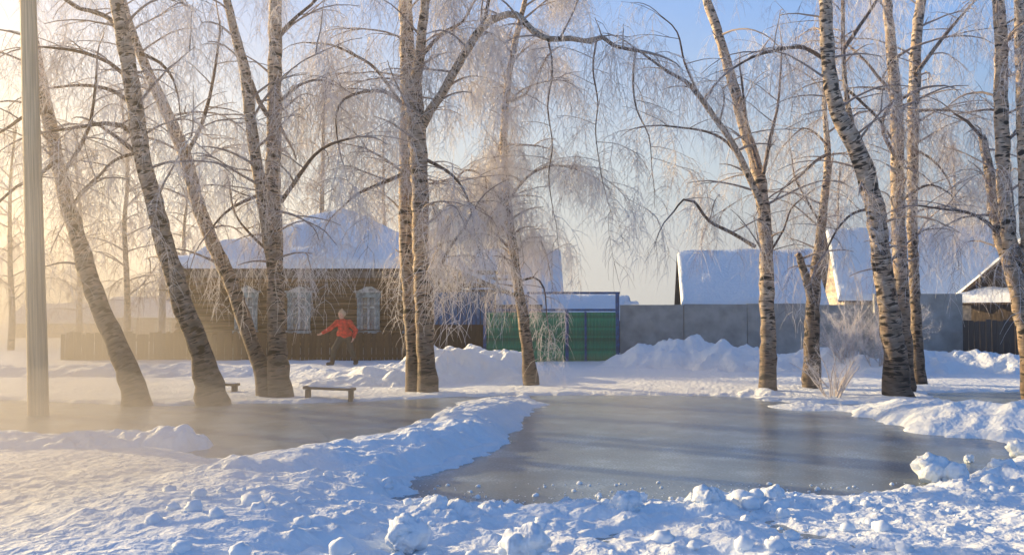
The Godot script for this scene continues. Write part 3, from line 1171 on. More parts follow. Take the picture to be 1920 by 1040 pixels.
func build_ground() -> void:
	for poly in [
		[[722, 945], [800, 900], [880, 872], [950, 838], [985, 800], [1000, 770], [985, 752], [1000, 742], [1180, 741], [1390, 744], [1430, 752], [1520, 757], [1620, 759], [1700, 775], [1790, 806], [1870, 830], [1960, 848], [1960, 900], [1800, 915], [1700, 915], [1560, 925], [1400, 928], [1290, 935], [1150, 940], [1000, 945], [880, 950], [800, 952]],
		[[1740, 737], [1990, 733], [1990, 772], [1850, 764], [1760, 747]],
		[[-120, 746], [300, 762], [430, 757], [560, 757], [700, 752], [840, 745], [960, 742], [900, 762], [800, 785], [700, 815], [560, 842], [400, 862], [340, 850], [200, 822], [-120, 806]],
	]:
		var pk := PackedVector2Array()
		for q in poly:
			var g := gp(q[0], q[1])
			pk.append(Vector2(g.x, g.z))
		var bb := Rect2(pk[0], Vector2.ZERO)
		for q in pk:
			bb = bb.expand(q)
		ice_polys.append([pk, bb.grow(1.5)])
	var xs := axis([-160.0, [-120.0, 40.0], [-40.0, 8.0], [-12.0, 0.5], [-6.5, 0.12], [8.0, 0.055], [14.0, 0.12], [40.0, 0.5], [120.0, 8.0], [160.0, 40.0]])
	var zs := axis([-180.0, [-120.0, 30.0], [-40.0, 6.0], [-28.0, 0.5], [-20.0, 0.2], [-12.0, 0.09], [-5.0, 0.05], [-2.0, 0.5], [12.0, 2.0]])
	tag(part("snow_ground", field(xs, zs, ground_y).mesh(), M.snow, self), "", "", "", "structure")
	var im := field(axis([-30.0, [30.0, 3.0]]), axis([-26.0, [-4.0, 2.0]]), func(_x, _z): return 0.0)
	tag(part("ice", im.mesh(), M.ice, self), "", "", "", "structure")
	# banks of snow
	heap("long blue-shadowed snow ridge winding between the two sheets of ice", [[340, 935, 0.2, 0.5], [440, 927, 0.25, 0.62], [560, 905, 0.25, 0.7], [660, 882, 0.26, 0.74], [750, 858, 0.25, 0.68], [830, 834, 0.24, 0.64], [882, 803, 0.18, 0.6], [905, 775, 0.15, 0.75], [945, 755, 0.08, 0.7]], 0.05, 0.035, 5, 2.6)
	heap("broken churned snow berm along the near edge of the ice", [[330, 1000, 0.12, 0.6], [480, 985, 0.15, 0.5], [620, 985, 0.12, 0.45], [760, 978, 0.09, 0.4], [900, 970, 0.1, 0.33], [1080, 968, 0.09, 0.32], [1260, 960, 0.07, 0.32], [1420, 952, 0.09, 0.36], [1580, 952, 0.06, 0.38], [1750, 940, 0.05, 0.35], [1900, 905, 0.08, 0.4], [1990, 880, 0.14, 0.5]], 0.10, 0.03, 9)
	heap("rounded snow heap between the double birch and the green gate", [[610, 725, 0.15, 1.2], [700, 720, 0.36, 1.5], [760, 720, 0.42, 1.5], [830, 714, 0.74, 1.7], [905, 711, 0.8, 1.7], [960, 715, 0.4, 1.3], [985, 722, 0.1, 0.9]], 0.08, 0.08, 12, 1.8)
	heap("tall shaded snow heap piled before the grey concrete wall", [[1195, 692, 0.4, 1.4], [1235, 692, 0.75, 1.5], [1290, 692, 0.9, 1.6], [1350, 694, 0.78, 1.6], [1420, 696, 0.55, 1.5], [1500, 696, 0.45, 1.5]], 0.07, 0.1, 15, 1.7)
	heap("lower snow bank below the grey wall behind the thick birch", [[1490, 694, 0.45, 1.3], [1545, 694, 0.62, 1.4], [1640, 700, 0.38, 1.4], [1740, 696, 0.5, 1.6], [1830, 696, 0.56, 1.6], [1920, 700, 0.45, 1.6], [2020, 700, 0.4, 1.6]], 0.06, 0.1, 18, 1.8)
	heap("smooth sunlit snow bank on the ice edge beside the thick birch", [[1500, 764, 0.07, 0.45], [1580, 766, 0.06, 0.5], [1660, 770, 0.14, 0.7], [1740, 785, 0.27, 0.95], [1840, 806, 0.33, 1.1], [1950, 812, 0.36, 1.2], [2060, 815, 0.36, 1.2]], 0.03, 0.06, 22, 1.8)
	heap("low broken snow clumps on the misty side of the ice near the pole", [[-40, 838, 0.14, 0.5], [110, 838, 0.15, 0.5], [220, 836, 0.17, 0.5], [330, 840, 0.2, 0.4]], 0.12, 0.05, 25)
	heap("small bright snow clump at the foot of the slim forked birch", [[1392, 742, 0.06, 0.3], [1425, 740, 0.14, 0.35], [1442, 744, 0.1, 0.3]], 0.05, 0.05, 28)
	heap("trampled snow strip in front of the picket fence", [[-60, 706, 0.25, 1.2], [160, 706, 0.3, 1.2], [340, 705, 0.3, 1.2], [520, 704, 0.24, 1.1], [640, 712, 0.2, 1.0]], 0.08, 0.1, 31, 1.6)


func build_buildings() -> void:
	# log house
	var zf := -31.0
	var x0 := -10.9
	var x1 := -2.1
	var house := thing("log_house", "brown log house with pale blue window frames under a snow-covered hipped roof", "house", Vector3((x0 + x1) / 2, 0, zf - 4.5))
	var w := x1 - x0
	var wall := MB.new()
	var hw := w / 2
	wall.box(Vector3(0, 0.1, 0), Vector3(w - 0.1, 0.8, 8.9))
	part("foundation", wall.mesh(), M.concrete, house)
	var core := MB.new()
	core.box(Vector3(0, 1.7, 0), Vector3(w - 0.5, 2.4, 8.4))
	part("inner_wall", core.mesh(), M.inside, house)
	var wins := [-2.3, -0.55, 1.75, 3.3]
	var lm := [M.log_a, M.log_b, M.log_c]
	var lh := 0.215
	for i in 12:
		var y := 0.5 + lh * (i + 0.5)
		var cuts := [-hw - 0.25]
		if y > 1.02 and y < 2.16:
			for q in wins:
				cuts.append(q - 0.3)
				cuts.append(q + 0.3)
		cuts.append(hw + 0.25)
		for k in range(0, cuts.size(), 2):
			var a: float = cuts[k]
			var b: float = cuts[k + 1]
			part("log", M.logs[rng.randi() % 3], lm[rng.randi() % 3], house, Transform3D(Basis(Vector3.RIGHT, rng.randf() * TAU).scaled(Vector3(1, 1, 1)) * Basis.from_scale(Vector3(1, 1, 1)), Vector3((a + b) / 2, y, 4.38)) * Transform3D(Basis.from_scale(Vector3(b - a, lh * 1.02, lh * 1.02)), Vector3.ZERO))
		for s in [-1.0, 1.0]:
			part("log", M.logs[rng.randi() % 3], lm[rng.randi() % 3], house, Transform3D(Basis(Vector3.UP, PI / 2) * Basis.from_scale(Vector3(9.3, lh * 1.02, lh * 1.02)), Vector3(s * (hw - 0.12), y + lh / 2, 0)))
	for q in wins:
		window(house, Vector3(q, 1.62, 4.47), 0.5, 1.05)
	var fas := MB.new()
	fas.box(Vector3(0, 2.98, 4.52), Vector3(w + 0.2, 0.34, 0.06))
	part("frieze_board", fas.mesh(), M.grey_wall, house)
	var rw := w + 0.9
	var rd := 10.1
	var hip := func(x: float, z: float) -> float:
		var e := minf(rw / 2 - absf(x), rd / 2 - absf(z))
		return 3.12 + 0.47 * minf(e, 4.9 + 0.1 * (e - 4.9))
	var rf := part("roof", boards(rw, rd, hip, 0.12), M.old_wood, house)
	part("roof_snow", snow_roof(rw + 0.04, rd + 0.04, hip, 0.3, 0.2), M.snow, rf)
	var ch := MB.new()
	ch.box(Vector3(2.6, 4.9, -2.2), Vector3(0.5, 1.6, 0.5))
	part("chimney", ch.mesh(), M.brick, rf)
	# porch on its right
	var po := thing("porch", "lean-to porch with blue boards above brown boards at the log house end", "porch", px(872, 600, 30.2) * Vector3(1, 0, 1))
	fence_row(po, Vector3(-1.0, -0.1, 0.0), Vector3(0.95, -0.1, 0.0), 1.36, 0.14, [M.picket_a, M.picket_b], "brown_board", 1.02, 0.004, 0.0)
	fence_row(po, Vector3(-1.0, 1.27, 0.0), Vector3(0.95, 1.27, 0.0), 1.05, 0.14, [M.blue_board, M.blue_board_b], "blue_board", 1.02, 0.004, 0.0)
	var pc := MB.new()
	pc.box(Vector3(0, 1.1, -1.3), Vector3(1.9, 2.4, 2.4))
	part("wall", pc.mesh(), M.old_wood, po)
	var pp := MB.new()
	pp.box(Vector3(0.75, 0.7, 0.08), Vector3(0.34, 1.5, 0.12))
	part("gate_post", pp.mesh(), M.slate_b, po)
	var lean := func(x: float, _z: float) -> float: return 2.85 - 0.42 * x
	var pr := part("roof", boards(3.0, 3.4, lean, 0.09), M.old_wood, po, Transform3D(Basis.IDENTITY, Vector3(0.25, 0, -1.1)))
	part("roof_snow", snow_roof(3.02, 3.42, lean, 0.14), M.snow, pr)
	# picket fence
	var a := px(112, 690, 29.3) * Vector3(1, 0, 1)
	var b := px(760, 690, 29.3) * Vector3(1, 0, 1)
	var pf := thing("picket_fence", "low brown plank fence in front of the log house", "fence", a)
	fence_row(pf, Vector3.ZERO, b - a, 1.02, 0.125, [M.picket_a, M.picket_b, M.picket_c], "plank", 1.05, 0.05, 0.02)
	var ra := MB.new()
	for y in [0.3, 0.8]:
		ra.box((b - a) / 2 + Vector3(0, y, -0.06), Vector3((b - a).length(), 0.08, 0.05))
	part("rail", ra.mesh(), M.picket_b, pf)
	# green gate
	var gz := 28.6
	var gl := px(908, 690, gz) * Vector3(1, 0, 1)
	var gate := thing("metal_gate", "green sheet metal gate in a blue frame with a raised top rail", "gate", gl)
	var X := func(p: float) -> float: return px(p, 640, gz).x - gl.x
	for g in [[911, 988], [988, 1063], [1063, 1098], [1098, 1156]]:
		var xa: float = X.call(g[0])
		var xb: float = X.call(g[1])
		var pm := MB.new()
		var n := maxi(3, int((xb - xa) / 0.1))
		var dx := (xb - xa) / n
		for i in n:
			var q := xa + dx * i
			var z0 := 0.0
			pm.quad(Vector3(q, 0.06, z0), Vector3(q + dx * 0.42, 0.06, z0), Vector3(q + dx * 0.42, 1.66, z0), Vector3(q, 1.66, z0))
			pm.quad(Vector3(q + dx * 0.42, 0.06, z0), Vector3(q + dx * 0.55, 0.06, z0 + 0.02), Vector3(q + dx * 0.55, 1.66, z0 + 0.02), Vector3(q + dx * 0.42, 1.66, z0))
			pm.quad(Vector3(q + dx * 0.55, 0.06, z0 + 0.02), Vector3(q + dx * 0.87, 0.06, z0 + 0.02), Vector3(q + dx * 0.87, 1.66, z0 + 0.02), Vector3(q + dx * 0.55, 1.66, z0 + 0.02))
			pm.quad(Vector3(q + dx * 0.87, 0.06, z0 + 0.02), Vector3(q + dx, 0.06, z0), Vector3(q + dx, 1.66, z0), Vector3(q + dx * 0.87, 1.66, z0 + 0.02))
		part("panel", pm.mesh(), M.green if rng.randf() < 0.5 else M.green_b, gate)
	for g in [[909, 1.72, 0.09], [988, 2.2, 0.11], [1063, 1.7, 0.1], [1098, 1.68, 0.06], [1158, 2.22, 0.11]]:
		var pm := MB.new()
		pm.box(Vector3(X.call(g[0]), g[1] / 2 - 0.1, 0.0), Vector3(g[2], g[1] + 0.2, 0.1))
		part("post", pm.mesh(), M.blue, gate)
	for g in [[908, 1160, 1.7, 0.07], [988, 1163, 2.22, 0.07], [912, 1153, 0.07, 0.06]]:
		var pm := MB.new()
		var xa: float = X.call(g[0])
		var xb: float = X.call(g[1])
		pm.box(Vector3((xa + xb) / 2, g[2] + 0.03, 0.0), Vector3(xb - xa, g[3], 0.085))
		part("rail", pm.mesh(), M.blue, gate)
	# concrete wall in panels
	var wl := px(1163, 690, 29.0) * Vector3(1, 0, 1)
	var wr := px(1640, 690, 29.0) * Vector3(1, 0, 1)
	var cw := thing("concrete_wall", "smooth grey concrete wall with snow heaped against it right of the green gate", "wall", wl)
	var n := 4
	for i in n:
		var pm := MB.new()
		var l := (wr - wl).x / n
		pm.box(Vector3(l * (i + 0.5), 0.86, 0.012 * (i % 2)), Vector3(l - 0.02, 2.1 + 0.04 * ((i * 7) % 3 - 1), 0.14), Basis(Vector3.BACK, [0.004, -0.005, 0.003, -0.002][i]))
		part("panel", pm.mesh(), M.concrete, cw)
	var cap := part("snow_cap", snow_roof(0.5, 0.22, func(_x, _z): return 1.92, 0.12, 0.05), M.snow, cw, Transform3D(Basis.IDENTITY, Vector3(0.35, 0, 0)))
	var wl2 := px(1640, 690, 28.4) * Vector3(1, 0, 1)
	var wr2 := px(1806, 690, 28.4) * Vector3(1, 0, 1)
	var cw2 := thing("concrete_wall", "taller blue-grey wall section between the thick birch and the dark plank fence", "wall", wl2)
	for i in 2:
		var pm := MB.new()
		var l := (wr2 - wl2).x / 2
		pm.box(Vector3(l * (i + 0.5), 1.0, 0.01 * i), Vector3(l - 0.02, 2.44, 0.14))
		part("panel", pm.mesh(), M.concrete, cw2)
	# dark plank fence
	var fl := px(1807, 690, 27.6) * Vector3(1, 0, 1)
	var fr := px(2040, 690, 27.0) * Vector3(1, 0, 1)
	var df := thing("plank_fence", "dark weathered plank fence beside the taller grey wall", "fence", fl)
	fence_row(df, Vector3(0, -0.1, 0), fr - fl + Vector3(0, -0.1, 0), 1.52, 0.15, [M.slate_a, M.slate_b, M.slate_c], "plank", 1.03, 0.02, 0.006)
	# sheds and far houses
	var y1 := atan2(6.1, 33.0)
	var c1 := px(1398, 690, 35.3) * Vector3(1, 0, 1)
	small_house("shed", "long shed with a plain snow-covered roof behind the grey wall", c1, -y1 * 0.72, 4.5, 5.4, 2.0, 3.85, M.old_wood, {"category": "shed", "snow": 0.16, "over": 0.25})
	var c2 := px(1722, 690, 43.5) * Vector3(1, 0, 1)
	small_house("barn", "big barn with a high blue-shadowed snow roof and cream end wall", c2, -0.2, 7.4, 7.0, 2.4, 5.5, M.cream, {"category": "barn", "snow": 0.2})
	var c3 := px(968, 690, 42.0) * Vector3(1, 0, 1)
	small_house("barn", "grey-roofed barn rising behind the frosted leaning birch", c3, 0.0, 3.4, 5.0, 2.2, 4.3, M.grey_wall, {"category": "barn", "snow": 0.18})
	var c4 := px(1100, 690, 36.5) * Vector3(1, 0, 1)
	small_house("shed", "low shed with a pinkish snow roof seen over the green gate", c4, -0.05, 3.2, 2.8, 1.35, 2.12, M.old_wood, {"category": "shed", "snow": 0.2, "over": 0.1})
	var c5 := px(286, 690, 58.0) * Vector3(1, 0, 1)
	small_house("house", "small pale house with a snowy roof behind the picket fence in the haze", c5, 0.15, 4.5, 4.0, 1.5, 2.5, M.grey_wall, {"windows": [-1.0, 1.0], "chimney": true})
	var c6 := px(140, 690, 62.0) * Vector3(1, 0, 1)
	small_house("house", "faint snow-roofed house in bright haze beside the wooden pole", c6, 0.2, 6.0, 5.0, 1.1, 2.1, M.cream, {"windows": [-1.5, 0.5]})
	# timber house at the right edge, gable turned to the sun
	var c7 := px(1935, 690, 34.0) * Vector3(1, 0, 1)
	var th := thing("timber_house", "timber house with a sunlit boarded gable at the edge beside the dark plank fence", "house", c7, 0.0)
	th.rotation.y = -0.98
	var gw := 4.6
	var body := MB.new()
	body.box(Vector3(0, 1.05, -2.5), Vector3(gw - 0.1, 2.5, 4.9))
	part("wall", body.mesh(), M.old_wood, th)
	var nb := 24
	for i in nb:
		var x := -gw / 2 + gw * (i + 0.5) / nb
		var top := 4.1 - 0.78 * absf(x)
		part("gable_board", M.planks[rng.randi() % 3], [M.gable_a, M.gable_b, M.gable_c][rng.randi() % 3], th, Transform3D(Basis.from_scale(Vector3(gw / nb, top - 2.3, 0.03)), Vector3(x, 2.3, 0.02)))
	var gf := func(x: float, _z: float) -> float: return 4.25 - 0.78 * absf(x)
	var tr := part("roof", boards(gw + 0.9, 6.2, gf, 0.14), M.picket_b, th, Transform3D(Basis.IDENTITY, Vector3(0, 0, -2.55)))
	part("roof_snow", snow_roof(gw + 0.92, 6.22, gf, 0.2), M.snow, tr)
	var pf2 := func(_x: float, z: float) -> float: return 2.2 - 0.22 * z
	var pr2 := part("porch_roof", boards(gw, 1.3, pf2, 0.1), M.picket_b, th, Transform3D(Basis.IDENTITY, Vector3(0, 0, 0.72)))
	part("porch_snow", snow_roof(gw + 0.02, 1.32, pf2, 0.3, 0.1), M.snow, pr2)
	# poles
	var pb := gp(72, 778)
	var wp := thing("wooden_pole", "weathered wooden utility pole standing in golden mist", "pole", pb)
	var q0 := px(72, 778, -pb.z) - pb
	var q1 := px(52, 0, -pb.z) - pb
	var pmb := MB.new()
	var pts := PackedVector3Array()
	var rr := PackedFloat32Array()
	for i in 12:
		var t := i / 8.0
		pts.append(q0.lerp(q1, t) - Vector3(0, 0.2 * (1.0 if i == 0 else 0.0), 0))
		rr.append(lerpf(0.155, 0.12, t))
	pmb.tube(pts, rr, 16)
	part("shaft", pmb.mesh(), M.pole, wp)
	var arm := MB.new()
	arm.box(q0.lerp(q1, 1.33), Vector3(1.5, 0.1, 0.12))
	part("crossarm", arm.mesh(), M.pole, wp)
	var fp := px(302, 690, 40.0) * Vector3(1, 0, 1)
	var up := thing("utility_pole", "thin grey distant pole behind the picket fence", "pole", fp)
	var um := MB.new()
	um.tube(PackedVector3Array([Vector3(0, -0.2, 0), Vector3(0, 2.0, 0), Vector3(-0.03, 4.4, 0)]), PackedFloat32Array([0.15, 0.14, 0.12]), 9)
	part("shaft", um.mesh(), M.grey_wall, up)


func L(p: Array, w0: float, w1: float, dz := 0.0) -> Dictionary:
	# a limb from picture points, its width going from w0 to w1
	var out := []
	for i in p.size():
		out.append([p[i][0], p[i][1], lerpf(w0, w1, float(i) / (p.size() - 1))])
	return {"p": out, "limb": true, "dz": dz}


func at_base(x: float, y: float) -> Vector3:
	return gp(x, y)


func build_trees() -> void:
	tree("birch_tree", "leaning birch crossing behind the wooden pole in the mist", at_base(265, 760), [
		{"p": [[265, 760, 46], [236, 690, 41], [206, 620, 38], [170, 530, 35], [140, 430, 30], [115, 340, 27], [95, 250, 25], [75, 150, 23], [58, 60, 21], [45, 0, 19]], "up": 4.5, "dz": 1.5},
		L([[112, 330], [140, 290], [165, 240], [175, 190], [180, 140]], 10, 4, -0.8),
		L([[85, 210], [50, 215], [20, 235], [-20, 260]], 9, 4, 0.6),
		L([[105, 300], [70, 330], [30, 350], [-15, 390]], 9, 4, -0.9),
	], {"dark": 0.4, "bark": "bark_b", "dark_to": 2.5})
	tree("birch_tree", "leaning birch with arching boughs between the pole and the twin-stemmed birch", at_base(405, 758), [
		{"p": [[405, 760, 50], [378, 665, 42], [345, 580, 38], [318, 490, 36], [288, 380, 33], [264, 280, 31], [250, 180, 30], [233, 85, 28], [218, 0, 25]], "up": 5.0, "dz": -0.8},
		L([[222, 60], [205, 35], [168, 20], [145, 15], [115, -5]], 11, 5, 0.8),
		L([[240, 148], [205, 118], [160, 100], [120, 92], [80, 88]], 9, 4, -0.9),
		L([[246, 195], [215, 172], [180, 162], [140, 160], [95, 165]], 9, 4, 0.6),
		L([[250, 248], [225, 235], [195, 231], [150, 238], [95, 246]], 11, 5, -1.0),
		L([[258, 290], [232, 268], [205, 248], [190, 237]], 10, 6, 0.4),
		L([[262, 285], [215, 300], [180, 335], [150, 360], [130, 400]], 7, 3, 0.8),
		L([[262, 100], [300, 118], [325, 150], [335, 190]], 8, 3, 0.9),
	], {"dark": 0.42, "bark": "bark_b", "dark_to": 3.2})
	tree("birch_tree", "two-stemmed birch with a third leaning stem beside the low bench", at_base(522, 747), [
		{"p": [[527, 748, 40], [520, 650, 35], [516, 540, 32], [513, 430, 30], [512, 300, 28], [515, 150, 26], [517, 0, 24]], "up": 5.0, "dz": 0.4},
		{"p": [[506, 742, 34], [492, 700, 31], [468, 630, 28], [432, 530, 27], [400, 460, 26], [370, 380, 25], [345, 290, 24], [302, 190, 21], [262, 100, 17], [235, 20, 13]], "up": 3.0, "dz": 1.4},
		{"p": [[512, 500, 24], [500, 430, 22], [484, 330, 22], [470, 230, 22], [460, 140, 20], [440, 60, 17], [424, 0, 15]], "up": 3.0, "dz": -1.0, "root": false},
		L([[470, 150], [485, 190], [500, 215], [514, 225]], 9, 9, 0.3),
		L([[347, 292], [375, 240], [393, 180], [404, 120], [412, 60]], 9, 4, -0.6),
		L([[527, 378], [560, 330], [590, 290], [620, 270], [655, 260]], 9, 4, -1.0),
		L([[525, 190], [560, 160], [600, 150], [640, 165]], 7, 3, 1.0),
		L([[488, 365], [455, 378], [420, 400], [395, 430]], 8, 3, -0.8),
		L([[524, 62], [560, 28], [590, 2], [610, -30]], 8, 4, 0.7),
		L([[514, 480], [470, 440], [440, 400], [430, 350]], 6, 3, 1.0),
	], {"dark": 0.36, "dark_to": 2.6})
	tree("birch_tree", "stout double birch with one long arching limb in the middle", at_base(797, 740), [
		{"p": [[806, 743, 38], [800, 690, 34], [795, 600, 31], [790, 500, 31], [788, 400, 32], [785, 290, 33], [778, 220, 36], [772, 150, 32]], "dz": 0.0},
		{"p": [[780, 732, 30], [774, 660, 27], [767, 560, 25], [761, 450, 26], [762, 300, 28], [766, 200, 32], [765, 130, 30], [762, 60, 26], [760, 0, 24]], "up": 5.5, "dz": 0.3, "d0": 0.25},
		{"p": [[776, 170, 22], [786, 110, 20], [792, 50, 18], [797, 0, 16]], "up": 4.5, "dz": -0.8, "root": false},
		L([[792, 235], [808, 205], [835, 165], [868, 105], [903, 52], [938, 31], [968, 28], [1000, 58], [1030, 73], [1070, 72], [1108, 78], [1130, 70], [1152, 86], [1200, 96]], 19, 6, -1.6),
		L([[905, 55], [910, 30], [918, -10], [922, -60]], 9, 5, 0.3),
		L([[1028, 76], [1036, 130], [1027, 200], [1036, 270], [1029, 330], [1038, 400]], 4, 1.5, 0.5),
		L([[1118, 78], [1112, 130], [1121, 190], [1117, 250], [1128, 330]], 4, 1.5, -0.5),
		L([[1192, 96], [1187, 150], [1194, 205], [1217, 255], [1222, 310]], 5, 1.5, 0.4),
		L([[752, 192], [722, 172], [682, 172], [645, 186], [630, 215], [632, 260]], 8, 3, -0.9),
		L([[752, 195], [705, 130], [662, 102], [620, 84], [580, 80]], 7, 3, 0.9),
		L([[752, 328], [712, 345], [672, 362], [645, 385]], 9, 3, -0.8),
		L([[795, 100], [830, 62], [866, 42], [884, 12]], 8, 4, 0.8),
		L([[800, 560], [840, 470], [868, 430], [890, 390]], 7, 3, -0.5),
		L([[800, 300], [850, 330], [880, 380], [890, 440]], 7, 2, -0.8),
	], {"dark": 0.3, "hang": Vector2(0.6, 1.9), "gap": 0.14, "dark_to": 1.5, "from": 2.0})
	tree("birch_tree", "slender leaning birch with a dense frosted weeping crown before the green gate", at_base(998, 727), [
		{"p": [[998, 728, 27], [990, 660, 23], [981, 600, 21], [972, 540, 19], [962, 470, 18], [953, 400, 16], [946, 320, 15], [945, 240, 15], [953, 150, 13], [968, 70, 11], [985, 0, 9]], "up": 2.5, "dz": -0.6},
		L([[958, 190], [985, 176], [1002, 148], [1025, 108]], 6, 3, 0.7),
		L([[950, 380], [990, 330], [1040, 310], [1090, 320]], 7, 3, -0.8),
		L([[957, 440], [905, 395], [865, 385], [840, 410], [828, 450]], 7, 3, -0.7),
		L([[964, 480], [990, 445], [1010, 445], [1025, 480]], 6, 3, 0.6),
		L([[952, 390], [905, 330], [870, 320], [850, 350]], 6, 3, 0.8),
		L([[970, 530], [1000, 520], [1020, 540], [1025, 590]], 5, 2, -0.5),
		L([[966, 480], [925, 435], [888, 430], [868, 470]], 6, 2, 0.3),
	], {"dark": 0.1, "hang": Vector2(0.5, 1.3), "gap": 0.08, "every": 0.17, "reach": 0.8, "from": 1.9, "dark_to": 1.5})
	tree("birch_tree", "slim forked birch with white bark and black marks before the grey wall", at_base(1440, 738), [
		{"p": [[1440, 740, 29], [1441, 640, 28], [1438, 550, 27], [1436, 450, 25], [1428, 360, 24], [1415, 300, 22], [1396, 240, 21], [1378, 170, 20], [1358, 100, 18], [1340, 40, 17], [1325, 0, 16]], "up": 4.0, "dz": 0.8},
		{"p": [[1428, 385, 14], [1402, 325, 13], [1375, 270, 12], [1340, 220, 11], [1310, 178, 10], [1285, 152, 8], [1252, 134, 6], [1205, 100, 4]], "dz": -1.0, "limb": true},
		L([[1392, 300], [1365, 268], [1340, 252], [1308, 243], [1240, 235]], 7, 3, -0.6),
		L([[1432, 325], [1448, 245], [1460, 190], [1466, 100]], 8, 3, 0.8),
		L([[1416, 462], [1372, 436], [1330, 414], [1302, 378], [1282, 374], [1264, 396]], 8, 3, -0.7),
		L([[1422, 315], [1402, 235], [1390, 140]], 7, 4, 0.5),
		L([[1440, 480], [1470, 430], [1485, 390], [1520, 360]], 5, 2, 0.8),
		L([[1312, 180], [1285, 120], [1270, 60], [1240, 30]], 5, 2, -0.8),
	], {"dark": 0.5, "gap": 0.24, "every": 0.6, "hang": Vector2(0.5, 1.3), "dark_to": 0.6})
	tree("birch_tree", "slim crooked tree with a short stub fork behind the frosted shrub", at_base(1522, 730), [
		{"p": [[1522, 731, 31], [1522, 640, 29], [1525, 560, 25], [1535, 470, 18], [1543, 400, 16], [1552, 320, 14], [1551, 264, 11], [1546, 190, 8], [1550, 110, 6], [1544, 40, 4]], "dz": 0.5},
		{"p": [[1524, 568, 17], [1510, 515, 15], [1497, 476, 11]], "root": false, "dz": -0.3},
		L([[1551, 290], [1530, 302], [1500, 330], [1462, 358]], 7, 3, -0.7),
		L([[1551, 272], [1530, 250], [1505, 240], [1480, 262]], 5, 2, 0.5),
		L([[1540, 420], [1510, 370], [1490, 330], [1485, 290]], 5, 2, 0.9),
	], {"dark": 0.4, "gap": 0.17, "bark": "bark_b", "from": 2.6, "dark_to": 3.0})
	tree("birch_tree", "thick curving birch with black-blotched bark by the sunlit snow bank", at_base(1687, 747), [
		{"p": [[1686, 748, 46], [1678, 660, 40], [1664, 560, 37], [1652, 470, 35], [1640, 390, 35], [1618, 305, 34], [1588, 245, 31], [1564, 185, 28], [1554, 110, 26], [1548, 0, 24]], "up": 4.5, "dz": -0.6},
		L([[1604, 268], [1590, 190], [1583, 120], [1581, 0], [1580, -60]], 11, 6, 0.8),
		L([[1548, 112], [1522, 96], [1498, 88], [1450, 95], [1410, 108], [1375, 128]], 9, 4, -1.0),
		L([[1584, 90], [1615, 45], [1640, 8], [1660, -30]], 8, 4, 0.9),
		L([[1592, 170], [1620, 195], [1650, 225], [1672, 260]], 6, 4, 0.8),
		L([[1640, 390], [1600, 400], [1570, 430], [1550, 470]], 6, 3, -0.9),
	], {"dark": 0.42, "bark": "bark_b", "gap": 0.17, "dark_to": 1.2})
	tree("birch_tree", "upright birch standing close behind the thick curving birch", at_base(1699, 738), [
		{"p": [[1699, 740, 30], [1693, 600, 27], [1686, 450, 26], [1684, 330, 25], [1681, 200, 24], [1673, 100, 20], [1664, 0, 17]], "up": 4.5, "dz": 0.4},
		L([[1680, 180], [1652, 150], [1625, 116], [1595, 88]], 7, 4, 0.5),
		L([[1684, 300], [1662, 262], [1655, 230], [1668, 200], [1700, 180]], 8, 6, -0.5),
		L([[1685, 380], [1730, 350], [1760, 350], [1790, 370]], 6, 2, 0.8),
	], {"dark": 0.4, "gap": 0.18, "dark_to": 1.4})
	tree("birch_tree", "slim dark-footed birch right behind the upright birch and snow bank", at_base(1724, 724), [
		{"p": [[1725, 725, 24], [1720, 640, 21], [1715, 520, 18], [1711, 400, 19], [1712, 300, 20], [1714, 190, 22], [1719, 70, 20], [1727, 0, 18]], "up": 4.5, "dz": 0.5},
		L([[1718, 140], [1752, 92], [1790, 45], [1828, 2]], 9, 4, 0.7),
		L([[1716, 208], [1750, 206], [1785, 208]], 7, 4, -0.4),
		L([[1713, 280], [1750, 300], [1780, 340], [1790, 390]], 6, 2, 0.8),
	], {"dark": 0.4, "gap": 0.18, "bark": "bark_b", "dark_to": 3.2})
	tree("birch_tree", "sunlit birch clump with three stems at the right edge", at_base(1950, 752), [
		{"p": [[1945, 752, 40], [1930, 650, 35], [1908, 540, 31], [1892, 440, 28], [1883, 330, 26], [1878, 200, 25], [1878, 80, 23], [1873, 0, 21]], "up": 4.5, "dz": -0.4},
		{"p": [[1960, 740, 34], [1926, 620, 27], [1900, 520, 24], [1874, 440, 23], [1862, 370, 21], [1852, 300, 17], [1842, 255, 13]], "dz": 0.8},
		{"p": [[1975, 745, 32], [1945, 600, 27], [1928, 450, 25], [1921, 300, 22], [1916, 150, 20], [1912, 0, 18]], "up": 4.0, "dz": -0.9},
		L([[1870, 436], [1850, 415], [1815, 398], [1770, 392], [1722, 385]], 8, 3, -0.6),
		L([[1845, 262], [1815, 228], [1790, 213]], 7, 4, 0.4),
		L([[1882, 212], [1860, 205], [1830, 208]], 6, 3, 0.6),
		L([[1885, 80], [1905, 55], [1930, 45]], 9, 5, -0.4),
	], {"dark": 0.4, "gap": 0.17, "dark_to": 1.5})
	# the row goes on to the left; only the shade of this one falls into the picture
	for t in [["birch continuing the row just past the left edge of the view", Vector3(-10.5, 0, -14.5), 1.0]]:
		var b: Vector3 = t[1]
		var st := []
		for k in 9:
			var yy := k * 1.15
			var c := Vector3(b.x - 0.13 * t[2] * k, yy, b.z)
			var q := (c.y - CAM_H) / -c.z
			var cy := (q * cos(TH) - sin(TH)) / (cos(TH) + q * sin(TH))
			st.append([960.0 + c.x / -c.z * F * (cos(TH) - cy * sin(TH)), 520.0 - cy * F, 48.0 - 3.4 * k])
		tree("birch_tree", t[0], b, [{"p": st, "dz": 0.3}], {"dark": 0.4, "gap": 0.2, "dark_to": 2.5})
